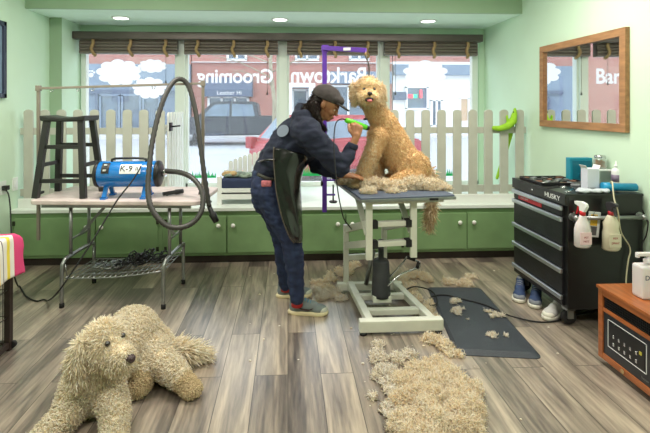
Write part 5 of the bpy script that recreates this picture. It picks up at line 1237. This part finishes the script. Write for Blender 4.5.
# sitting dog on the grooming table
YD = 3.40
sd = thing('dog', 'golden curly dog sitting on the grooming table, mouth open, being clipped', 'dog', (P(400, 185, YD).x, YD, GZ_))
fz = GZ_+.028
def g2(px, Y, z): p = P(px, 150, Y); return Vector((p.x, Y, z))
bm = bmesh.new()
chain(bm, [(P(377, 112, 3.34), .070), (P(384, 124, 3.37), .098), (P(389, 138, YD), .125), (P(397, 153, YD), .128), (P(406, 165, YD), .130), (P(412, 172, YD), .128)])
sphere(bm, P(381, 137, YD), (.10, .115, .13))
sphere(bm, P(413, 168, 3.31), (.135, .07, .125)); sphere(bm, P(413, 168, 3.50), (.13, .07, .12))
for Y_, px0, px1 in ((3.27, 371, 364), (3.47, 382, 378)):
    chain(bm, [(P(px0+8, 136, Y_+.02), .065), (P(px0+2, 152, Y_), .060), (g2(px1, Y_, GZ_+.12), .052), (g2(px1-1, Y_, GZ_+.05), .050), (g2(px1-6, Y_-.02, fz+.008), .038)])
    sphere(bm, g2(px1-5, Y_-.03, fz), (.055, .042, .030))
for Y_ in (3.25, 3.55):
    chain(bm, [(P(415, 176, Y_+.04), .075), (g2(404, Y_, GZ_+.065), .055), (g2(393, Y_, fz+.01), .038)]); sphere(bm, g2(391, Y_, fz), (.06, .04, .03))
hc = P(367.5, 92.5, 3.26)
sphere(bm, hc, (.100, .095, .092)); sphere(bm, hc+Vector((-.008, -.080, -.030)), (.072, .065, .052)); sphere(bm, hc+Vector((-.010, -.085, -.066)), (.042, .05, .020))
sphere(bm, hc+Vector((.0, -.03, .05)), (.08, .07, .06))
chain(bm, [(hc, .085), (P(374, 107, 3.31), .078), (P(378, 116, 3.34), .080)])
body = blob('body', bm, M_dskin, sd, voxel=.009, smooth=5)
E_ = [hc+Vector((-.040, -.092, .022)), hc+Vector((.032, -.092, .022))]; NO = hc+Vector((-.010, -.152, -.012)); MO = hc+Vector((-.010, -.135, -.052))
def k1(p, n): return ~(near(p, E_[0], .018) | near(p, E_[1], .018) | near(p, NO, .022) | near(p, MO, .036)) & (p[:, 2] > GZ_+.006)
zc = hc.z-.10
fl = lambda p: (p[:, 0] < g2(377, 3.27, 0).x+(p[:, 1]-3.27)*.25) & (p[:, 2] < GZ_+.36)
locks('coat', body, M_dfur, sd, 26000, .022, .0030, seed=21, comb=(.3, 0, -1), cw=.62, curl=.8, keep=lambda p, n: k1(p, n) & (p[:, 2] < zc) & ~fl(p))
locks('leg_coat', body, M_dfur2, sd, 26000, .024, .0030, seed=24, comb=(.1, 0, -1), cw=.6, curl=.9, keep=lambda p, n: k1(p, n) & (p[:, 2] < zc) & fl(p))
locks('head_coat', body, M_dfur2, sd, 22000, .030, .0028, seed=22, comb=lambda p: np.stack([(p[:, 0]-hc.x)*6, np.full(len(p), -.2), -np.ones(len(p))*.8], 1), cw=.55, curl=.8,
      keep=lambda p, n: k1(p, n) & (p[:, 2] >= zc-.01), lenf=lambda p: np.where(near(p, hc+Vector((0, -.1, .04)), .075), .45, 1.0))
for s, (pa_, pb_) in ((-1, (P(354.5, 86, 3.26), P(354.5, 102, 3.24))), (1, (P(380.5, 87, 3.28), P(381.5, 104, 3.28)))):
    bm = bmesh.new(); chain(bm, [(pa_, .022), (pa_.lerp(pb_, .5), .028), (pb_, .018)], ys=1.3, yc=3.26); e = blob('ear', bm, M_dskin, sd, voxel=.008)
    locks('ear_hair', e, M_dfur2, e, 1500, .040, .0034, seed=30+s, comb=(0, -.1, -1), cw=.75, curl=.7)
bm = bmesh.new(); sphere(bm, NO, (.019, .014, .014)); sphere(bm, NO+Vector((0, .004, -.010)), (.007, .010, .010)); obj('nose', bm, M_nose, sd)
for e in E_:
    bm = bmesh.new(); sphere(bm, e+Vector((0, .004, 0)), .0115); obj('eye', bm, M_eye, sd)
bm = bmesh.new(); sphere(bm, MO+Vector((0, .010, 0)), (.032, .024, .022)); mo = obj('mouth', bm, M_mouth, sd)
bm = bmesh.new(); sphere(bm, MO+Vector((0, -.010, -.010)), (.019, .020, .011)); obj('tongue', bm, M_tongue, mo)
bm = bmesh.new(); tl = [(P(427, 178, 3.48), .035), (P(433, 188, 3.47)+Vector((.03, 0, .01)), .026), (P(429, 203, 3.47)+Vector((.02, 0, 0)), .024), (P(426, 220, 3.47), .022), (P(425, 232, 3.47), .014)]
tl = [(Vector((1.10, 3.50, GZ_+.07)), .034), (Vector((1.145, 3.50, GZ_-.0)), .024), (Vector((1.13, 3.49, GZ_-.13)), .022), (Vector((1.12, 3.48, GZ_-.25)), .020), (Vector((1.10, 3.47, GZ_-.34)), .012)]
chain(bm, tl); tail = blob('tail', bm, M_dskin, sd, voxel=.008)
locks('tail_hair', tail, M_dfur2, tail, 2600, .085, .0034, seed=33, comb=(0, 0, -1), cw=.8, curl=.4)

# lying dog on the floor
ld_ = thing('dog', 'cream doodle dog lying on the floor boards at the lower left, looking right', 'dog', (G(110, 400).x, 2.3, 0))
bm = bmesh.new()
H2 = P(103, 346, 2.13)
sphere(bm, H2, (.105, .095, .100)); sphere(bm, H2+Vector((.0, -.0, .03)), (.09, .08, .08))
dm = Vector((.84, -.50, -.04)).normalized()
chain(bm, [(H2+dm*.06+Vector((0, 0, -.010)), .060), (H2+dm*.135+Vector((0, 0, -.016)), .046)])
sphere(bm, H2+dm*.10+Vector((0, 0, -.05)), (.055, .05, .035))
chain(bm, [(H2+Vector((-.01, .03, -.03)), .09), (P(92, 372, 2.17), .100), (P(90, 388, 2.2), .115)])
chain(bm, [(P(90, 385, 2.22), .125), (P(105, 365, 2.33), .135), (P(122, 345, 2.46), .138), (P(140, 340, 2.56), .130), (P(154, 347, 2.58), .105), (P(163, 354, 2.56), .08)])
sphere(bm, P(133, 331, 2.54), (.13, .13, .12)); sphere(bm, P(152, 354, 2.48), (.10, .09, .095))
# fore legs
e1 = G(66, 416, .06); w1 = G(44, 437, .035)
chain(bm, [(P(80, 390, 2.16), .085), (e1, .062), (w1, .045)]); sphere(bm, w1+Vector((-.03, -.06, -.002)), (.045, .06, .035)); chain(bm, [(w1, .043), (w1+Vector((-.03, -.06, 0)), .038)])
e2 = G(115, 407, .075); w2 = G(114, 440, .04)
chain(bm, [(P(104, 388, 2.18), .085), (e2, .060), (w2, .046)]); sphere(bm, w2+Vector((-.005, -.05, -.003)), (.045, .06, .035))
# hind legs
chain(bm, [(P(152, 356, 2.46), .085), (G(174, 372, .09), .058), (G(187, 385, .05), .044)]); sphere(bm, G(191, 389, .035), (.05, .055, .034))
chain(bm, [(P(140, 362, 2.42), .08), (G(142, 383, .05), .050)]); sphere(bm, G(137, 389, .035), (.055, .05, .034))
for v in bm.verts: v.co.z = max(v.co.z, .012)
b2 = blob('body', bm, mat('pale_undercoat', (238, 222, 192), .95, var=.12, scale=25, bump=.5), ld_, voxel=.010, smooth=5)
M_lf = furmat('cream_curly_coat', [(246, 235, 210), (251, 243, 226), (241, 225, 192), (254, 250, 240), (248, 238, 214)])
M_lp = furmat('tan_paw_coat', [(232, 214, 176), (240, 224, 190), (222, 202, 164)])
side = dm.cross(Vector((0, 0, 1))).normalized()
NL = H2+dm*.180+Vector((0, 0, -.004)); EL = [H2+dm*.092+Vector((0, 0, .052))+side*.040, H2+dm*.092+Vector((0, 0, .052))-side*.042]
kf = lambda p, n: ~(near(p, NL, .022) | near(p, EL[0], .016) | near(p, EL[1], .016)) & (p[:, 2] > .014)
hm = lambda p: near(p, H2+dm*.05, .19)
pw = lambda p: near(p, G(191, 389, .035), .085) | near(p, G(137, 389, .035), .085)
locks('coat', b2, M_lf, ld_, 34000, .028, .0036, seed=41, comb=(.2, -.2, -1), cw=.4, curl=1.35, keep=lambda p, n: kf(p, n) & ~hm(p) & ~pw(p))
locks('paw_coat', b2, M_lp, ld_, 90000, .020, .0034, seed=42, comb=(0, -.2, -1), cw=.5, curl=1.0, keep=lambda p, n: kf(p, n) & pw(p))
locks('head_coat', b2, M_lf, ld_, 46000, .034, .0030, seed=43, comb=lambda p: np.stack([(p[:, 0]-H2.x)*4, (p[:, 1]-H2.y)*4, -np.ones(len(p))*.9], 1), cw=.68, curl=.7, keep=lambda p, n: kf(p, n) & hm(p),
      lenf=lambda p: np.where(near(p, H2+dm*.09+Vector((0, 0, .05)), .055), .55, 1.0))
for s in (1, -1):
    a_ = H2+side*.080*s+Vector((-.025, 0, .04)); bm = bmesh.new(); chain(bm, [(a_, .030), (a_+side*.014*s+Vector((-.008, 0, -.07)), .038), (a_+side*.012*s+Vector((-.010, 0, -.15)), .028)], ys=1); e = blob('ear', bm, M_base, ld_, voxel=.009)
    locks('ear_hair', e, M_lf, e, 4200, .050, .0032, seed=50+s, comb=(0, 0, -1), cw=.9, curl=.4)
bm = bmesh.new(); sphere(bm, NL, (.024, .022, .020)); obj('nose', bm, mat('brown_dog_nose', (60, 42, 44), .35, bump=.2, bscale=300), ld_)
for e in EL:
    bm = bmesh.new(); sphere(bm, e-dm*.010, .0125); obj('eye', bm, M_eye, ld_)
bm = bmesh.new(); chain(bm, [(P(160, 352, 2.56), .045), (P(176, 350, 2.58), .04), (P(190, 352, 2.56), .035), (P(202, 354, 2.58), .02)])
for v in bm.verts: v.co.z = max(v.co.z, .012)
tail = blob('tail', bm, M_base, ld_, voxel=.009); locks('tail_hair', tail, M_lf, tail, 2600, .085, .0036, seed=60, comb=(1, .1, -.25), cw=.85, curl=.35, keep=lambda p, n: p[:, 2] > .012)

# ================================================================ PERSON
M_skin = mat('brown_skin', (158, 108, 76), .45, var=.06, scale=14, sub=.12)
M_hood = mat('navy_sweatshirt', (24, 30, 50), .9, var=.14, scale=12, bump=.25, bscale=160)
M_jean = mat('dark_blue_denim', (28, 40, 72), .85, var=.28, scale=10, stretch=(3, 3, .8), bump=.3, bscale=260)
M_cap = mat('charcoal_cap_wool', (60, 54, 53), .9, var=.15, scale=30, bump=.3)
M_apron = mat('black_shiny_apron', (18, 18, 20), .22, var=.2, scale=6, coat=.5, bump=.35, bscale=16)
pe = thing('person', 'person in navy sweatshirt, black apron, jeans and grey cap bending to clip the dog', 'person', (.1, 3.26, 0))
HC = P(326.5, 103.5, 3.22); MH = Matrix.Translation(HC) @ Matrix.Rotation(R(-14), 4, 'Z') @ Matrix.Rotation(R(30), 4, 'Y')
def hs(bm, c, r): 
    t1 = bmesh.new(); sphere(t1, c, r, u=18, v=12); bmesh.ops.transform(t1, matrix=MH, verts=t1.verts); merge(bm, t1)
def hand(bm, wrist, d, back, thumb_side, curl, s=1.0):
    d = Vector(d).normalized(); back = Vector(back); back = (back-d*back.dot(d)).normalized(); lat = d.cross(back).normalized()*thumb_side
    pal = Vector(wrist)
    chain(bm, [(pal-d*.02*s, .024*s), (pal+d*.02*s, .025*s)], n=10)
    for k, (fl, off) in enumerate(((.074, .033), (.082, .011), (.076, -.011), (.058, -.032))):
        kn = pal+d*(.088-.006*abs(k-1))*s+lat*off*s
        chain(bm, [(pal+d*.01*s+lat*off*.5*s, .017*s), (kn, .0125*s)], n=10)
        ax = lat*thumb_side; dirv = d.copy(); p = kn; seg = [fl*.45, fl*.30, fl*.25]; nodes = [(kn, .0112*s)]
        for q in range(3):
            dirv = (Matrix.Rotation(-curl[q]*(1 if True else 1), 3, d.cross(back).normalized()) @ dirv); p = p+dirv*seg[q]*s; nodes.append((p, (.0100-.001*q)*s))
        chain(bm, nodes, n=8)
    t0 = pal+d*.022*s+lat*.024*s; t1 = t0+(d*.6+lat*.75-back*.25).normalized()*.038*s; t2 = t1+(d*.85+lat*.15-back*.5).normalized()*.030*s; t3 = t2+(d*.8-back*.6).normalized()*.024*s
    chain(bm, [(t0, .0165*s), (t1, .0130*s), (t2, .0110*s), (t3, .0092*s)], n=8)
ARM = dict(sn=P(307, 131, 3.06), en=P(339, 167, 3.02), wn=P(352.5, 146, 3.05), sf=P(308, 130, 3.42), ef=P(318, 164, 3.40), wf=P(337, 174.0, 3.22))
bm = bmesh.new()
hs(bm, (0, 0, .01), (.094, .074, .100)); hs(bm, (.028, 0, -.055), (.058, .052, .062)); hs(bm, (.062, 0, -.092), (.024, .026, .018)); hs(bm, (.078, 0, .012), (.02, .05, .018))
hs(bm, (.093, 0, -.022), (.013, .012, .026)); hs(bm, (.104, 0, -.036), (.012, .013, .010)); hs(bm, (.080, 0, -.064), (.018, .022, .008)); hs(bm, (.078, 0, -.075), (.017, .020, .008))
for s in (-1, 1): hs(bm, (.062, .034*s, -.035), (.028, .022, .024)); hs(bm, (-.005, .077*s, -.015), (.019, .010, .031))
chain(bm, [(HC+Vector((-.03, 0, -.04)), .055), (P(315, 120, 3.24), .056), (P(308, 127, 3.24), .07)])
chain(bm, [(P(305, 130, 3.24), .09), (P(290, 142, 3.25), .10), (P(276, 162, 3.25), .095), (P(268, 184, 3.26), .10)], ys=1.25, yc=3.25)
chain(bm, [(P(303, 132, 3.24), .06), (ARM['sn'], .055), (ARM['en'], .040), (ARM['wn'], .027), (P(355.5, 138, 3.05), .025)])
chain(bm, [(P(303, 132, 3.26), .06), (ARM['sf'], .055), (ARM['ef'], .040), (ARM['wf'], .027), (P(341, 174.8, 3.20), .024)])
LEG = dict(hn=P(270, 192, 3.16), kn=P(291, 238, 3.10), an=P(296.5, 292, 3.12), hf=P(268, 192, 3.36), kf=P(283, 240, 3.37), af=P(285, 280, 3.42))
chain(bm, [(LEG['hn'], .085), (LEG['kn'], .052), (P(294, 260, 3.11), .048), (LEG['an'], .034), (LEG['an']+Vector((0, 0, -.06)), .034)])
chain(bm, [(LEG['hf'], .085), (LEG['kf'], .052), (P(284, 258, 3.39), .048), (LEG['af'], .034), (LEG['af']+Vector((0, 0, -.06)), .034)])
clip_a, clip_b = P(345.5, 120, 3.09), P(366, 127.5, 3.15)
hand(bm, P(356, 137.5, 3.05), (.13, .05, 1), (.1, -1, 0), -1, (1.15, 1.25, .9), .95)
hand(bm, P(343, 175.2, 3.18), (1, .02, -.06), (0, -.15, 1), -1, (.15, .3, .3), .95)
blob('body', bm, M_skin, pe, voxel=.0055, smooth=2)
for s in (-1, 1):
    c = MH @ Vector((.074, .031*s, -.012)); bm = bmesh.new(); sphere(bm, c, .0100); ey = obj('eye', bm, mat('eye_white', (220, 214, 206), .2), pe)
    bm = bmesh.new(); sphere(bm, MH @ Vector((.0805, .031*s, -.014)), .0052); obj('iris', bm, M_eye, ey)
    bm = bmesh.new(); tube(bm, [MH @ Vector((.088, .014*s, .010)), MH @ Vector((.088, .032*s, .015)), MH @ Vector((.074, .050*s, .008))], [.004, .005, .002], 6, smooth=3); obj('eyebrow', bm, M_eye, pe)
bm = bmesh.new(); t1 = bmesh.new(); sphere(t1, (.088, 0, -.069), (.014, .022, .005)); bmesh.ops.transform(t1, matrix=MH, verts=t1.verts); merge(bm, t1); obj('lips', bm, mat('lips', (120, 66, 62), .4), pe)
# hoodie
bm = bmesh.new()
chain(bm, [(P(303, 129, 3.24), .120), (P(295, 138, 3.25), .148), (P(286, 150, 3.25), .152), (P(277, 162, 3.25), .140), (P(270.5, 173, 3.26), .128)], ys=1.22, yc=3.25)
sphere(bm, P(305, 145, 3.25), (.10, .17, .12))
chain(bm, [(P(303, 131, 3.12), .105), (ARM['sn']+Vector((0, 0, -.01)), .102), (P(324, 150, 3.02), .082), (ARM['en'], .072), (P(347, 158, 3.03), .050), (P(351.5, 148.5, 3.05), .041)])
chain(bm, [(P(303, 131, 3.36), .105), (ARM['sf'], .098), (P(311, 150, 3.42), .085), (ARM['ef'], .072), (P(328, 171, 3.30), .052), (P(335, 173.6, 3.24), .040)])
chain(bm, [(P(299, 115, 3.16), .045), (P(302, 111, 3.24), .060), (P(301, 114, 3.33), .045)]); chain(bm, [(P(312, 122, 3.13), .045), (P(305, 117, 3.12), .05), (P(299, 115, 3.16), .05)]); chain(bm, [(P(316, 126, 3.18), .035), (P(312, 122, 3.13), .04)])
ho = blob('sweatshirt', bm, M_hood, pe, voxel=.008, smooth=6, wrinkle=.022, wscale=.06)
bm = bmesh.new()
for w_, e_ in ((P(351.5, 148.5, 3.05), P(353.6, 143.5, 3.05)), (P(334.5, 173.5, 3.24), P(338.5, 174.4, 3.215))):
    t1 = bmesh.new(); tube(t1, [w_, w_.lerp(e_, .2), w_.lerp(e_, .9), e_], [.038, .040, .038, .034], 18); merge(bm, t1)
    obj('cuff', bm, M_hood, ho); bm = bmesh.new()
bm.free()
bm = bmesh.new(); c = P(278.5, 129, 3.12); 
lathe(bm, [(.045, 0), (.045, .004)], Matrix.Translation(P(283, 131, 3.10)) @ Matrix.Rotation(R(62), 4, 'X') @ Matrix.Rotation(R(-25), 4, 'Y'), 20); obj('back_print', bm, mat('pale_grey_print', (112, 122, 138), .8), ho)
# jeans
bm = bmesh.new()
chain(bm, [(P(268, 178, 3.26), .122), (P(268.5, 189, 3.26), .126), (P(269, 199, 3.26), .125)], ys=1.2, yc=3.26)
sphere(bm, P(263.5, 189, 3.17), (.092, .09, .11)); sphere(bm, P(263, 189, 3.36), (.09, .09, .105))
chain(bm, [(LEG['hn'], .118), (P(281, 218, 3.13), .098), (LEG['kn'], .076), (P(294, 258, 3.11), .070), (P(296, 280, 3.12), .058), (P(297, 297, 3.12), .054)])
chain(bm, [(LEG['hf'], .112), (P(276, 218, 3.36), .092), (LEG['kf'], .072), (P(283.5, 256, 3.39), .066), (P(284.5, 272, 3.41), .056), (P(285.5, 284, 3.42), .052)])
je = blob('jeans', bm, M_jean, pe, voxel=.008, smooth=4, wrinkle=.013, wscale=.045)
bm = bmesh.new(); c = P(266.5, 183.5, 3.075); rbox(bm, c.x-.035, c.x+.035, c.y-.02, c.y+.012, c.z-.02, c.z+.022, .012, 2, None); o = obj('pocket_cloth', bm, mat('pink_patterned_cloth', (190, 110, 120), .9, var=.3, scale=60), je, smooth=True)
bm = bmesh.new(); tube(bm, [P(258, 174.5, 3.10), P(266, 178, 3.07), P(274, 180, 3.09)], .012, 8, smooth=4); obj('belt', bm, mat('dark_olive_belt', (52, 52, 44), .7), je)
for a_, c_ in ((P(297, 303, 3.12), (.045, .04)), (P(286, 288, 3.42), (.043, .04))):
    bm = bmesh.new(); tube(bm, [a_+Vector((0, 0, .04)), a_+Vector((0, 0, -.02))], .040, 16); obj('sock', bm, mat('red_sock', (170, 40, 44), .9), pe)
# apron: sheet wrapped over the near hip and the front
rows = [(147, 274, 309, 3.045), (156, 273.5, 309, 3.035), (166, 274, 304, 3.03), (178, 275, 301, 3.02), (190, 276, 301, 3.01), (203, 278.5, 301.5, 3.00), (216, 281.5, 302, 2.995), (229, 286, 303, 2.99), (238, 290, 303, 2.995), (243, 294, 302, 3.0)]
bm = bmesh.new(); grid = []; nc = 18
for ri, (py, pl, pr_, Y0) in enumerate(rows):
    row = []
    for k in range(nc+1):
        u = k/nc
        if u < .72: q = u/.72; px = pl+(pr_-pl)*math.sin(q*PI/2); Y = Y0+.16*q**3
        else: q = (u-.72)/.28; px = pr_-1.5*q*q; Y = Y0+.16+.24*q
        p = P(px, py+(15*u, 10*u, 4*u)[ri] if ri < 3 else py, Y); p.y += .012*noise.noise(Vector((k*.28, ri*.45, 3)))*2; p.x += .006*noise.noise(Vector((k*.3+7, ri*.5, 1))); row.append(bm.verts.new(p))
    grid.append(row)
for i in range(len(rows)-1):
    for k in range(nc): f = bm.faces.new((grid[i][k], grid[i][k+1], grid[i+1][k+1], grid[i+1][k])); f.smooth = True
ap = obj('apron', bm, M_apron, pe); m_ = ap.modifiers.new('s', 'SUBSURF'); m_.levels = 2; m_.render_levels = 2; m_ = ap.modifiers.new('t', 'SOLIDIFY'); m_.thickness = .005
bm = bmesh.new(); tube(bm, [P(rows[i][1], rows[i][0], rows[i][3]-.006) for i in range(len(rows))], .0045, 6, smooth=3); obj('binding', bm, mat('grey_brown_binding', (78, 70, 62), .6), ap)
bm = bmesh.new(); tube(bm, [P(275, 160, 3.03), P(266, 160, 3.07), P(258.5, 162, 3.2), P(258, 162, 3.3)], .008, 8, smooth=4); obj('tie', bm, M_apron, ap)
# cap
bm = bmesh.new(); t1 = bmesh.new(); sphere(t1, (-.018, 0, .042), (.112, .094, .092), u=24, v=14); sphere(t1, (.045, 0, .052), (.072, .078, .044), u=20, v=12)
for v in t1.verts: v.co.z = max(v.co.z, .022)
bmesh.ops.transform(t1, matrix=MH @ Matrix.Rotation(R(-6), 4, 'Y'), verts=t1.verts); merge(bm, t1); cp_ = blob('cap', bm, M_cap, pe, voxel=.007, smooth=3, wrinkle=.003, wscale=.04)
bm = bmesh.new(); top = []; bot = []; 
n = 14
for k in range(n+1):
    an = -PI/2*.92+PI*.92*k/n; top.append((.055+.115*math.cos(an), .072*math.sin(an)))
pts = top; vv = prism(bm, pts, 0, .010, 'xy')
for v in vv: v.co.z += .052-.22*max(0, v.co.x-.07)-2.6*v.co.y**2
bmesh.ops.transform(bm, matrix=MH, verts=bm.verts); obj('visor', bm, M_cap, cp_)
# hair
M_dh = furmat('dark_brown_hair', [(30, 22, 20), (44, 32, 28), (58, 42, 36), (36, 27, 24)], .5)
bm = bmesh.new(); t1 = bmesh.new(); sphere(t1, (-.052, 0, -.010), (.066, .078, .072)); sphere(t1, (-.062, -.045, -.05), (.04, .032, .055)); sphere(t1, (-.062, .045, -.05), (.04, .032, .055)); bmesh.ops.transform(t1, matrix=MH, verts=t1.verts); merge(bm, t1)
chain(bm, [(P(313.5, 105, 3.14), .034), (P(315.5, 115, 3.12), .032), (P(319.5, 123, 3.11), .020), (P(325, 129, 3.10), .010)])
chain(bm, [(P(314, 103, 3.2), .035), (P(308, 107, 3.17), .028), (P(304, 112, 3.14), .018)])
hr = blob('hair', bm, mat('dark_hair_base', (34, 26, 23), .6), pe, voxel=.007, smooth=3)
locks('hair_strands', hr, M_dh, hr, 3200, .036, .0022, seed=71, comb=(.25, 0, -1), cw=.85, curl=.8)
# shoes
M_teal2 = mat('teal_suede', (116, 124, 126), .85, var=.12, scale=20); M_cs = mat('cream_shoe_sole', (222, 208, 170), .6); M_ctoe = mat('cream_shoe_leather', (196, 196, 184), .6); M_dsw = mat('dark_brown_leather', (58, 44, 46), .5)
hn, tn = G(289, 315), G(327, 314.5)
shoe('', hn+Vector((0, .03, 0)), tn+Vector((0, -.0, 0)), .275, M_teal2, M_cs, M_ctoe, parent=pe, laces=mat('blue_laces', (60, 120, 150), .8), swoosh=M_dsw)
hn, tn = G(277, 298), G(311, 296)
shoe('', hn+Vector((0, .02, 0)), tn+Vector((0, .0, 0)), .265, M_teal2, M_cs, M_ctoe, parent=pe, laces=mat('blue_laces_b', (60, 120, 150), .8), swoosh=M_dsw)
# clippers
cl = thing('hair_clipper', 'lime green hair clipper with black cord held against the neck of the dog', 'clipper', clip_a.lerp(clip_b, .5)); M_lg = mat('lime_plastic', (96, 212, 40), .3, var=.04)
cd = (clip_b-clip_a).normalized(); bm = bmesh.new(); tube(bm, [clip_a, clip_a+cd*.015, clip_a+cd*.06, clip_a+cd*.12, clip_b], [.013, .018, .0215, .021, .019], 14); obj('housing', bm, M_lg, cl)
bm = bmesh.new(); tube(bm, [clip_b, clip_b+cd*.012, clip_b+cd*.026], [.0185, .019, .012], 12); obj('blade', bm, M_blackpl, cl)
cc = [clip_a, P(342, 119, 3.07), P(337, 121.5, 3.02), P(334.5, 130, 2.98), P(334, 148, 2.92), P(335.5, 170, 2.88), P(338, 192, 2.86), P(341, 208, 2.90), P(344, 219, 3.0), P(349, 226, 3.2), P(352, 230, 3.42)]
bm = bmesh.new(); tube(bm, cc, .0042, 8, smooth=6); obj('cord', bm, M_rubber, cl)
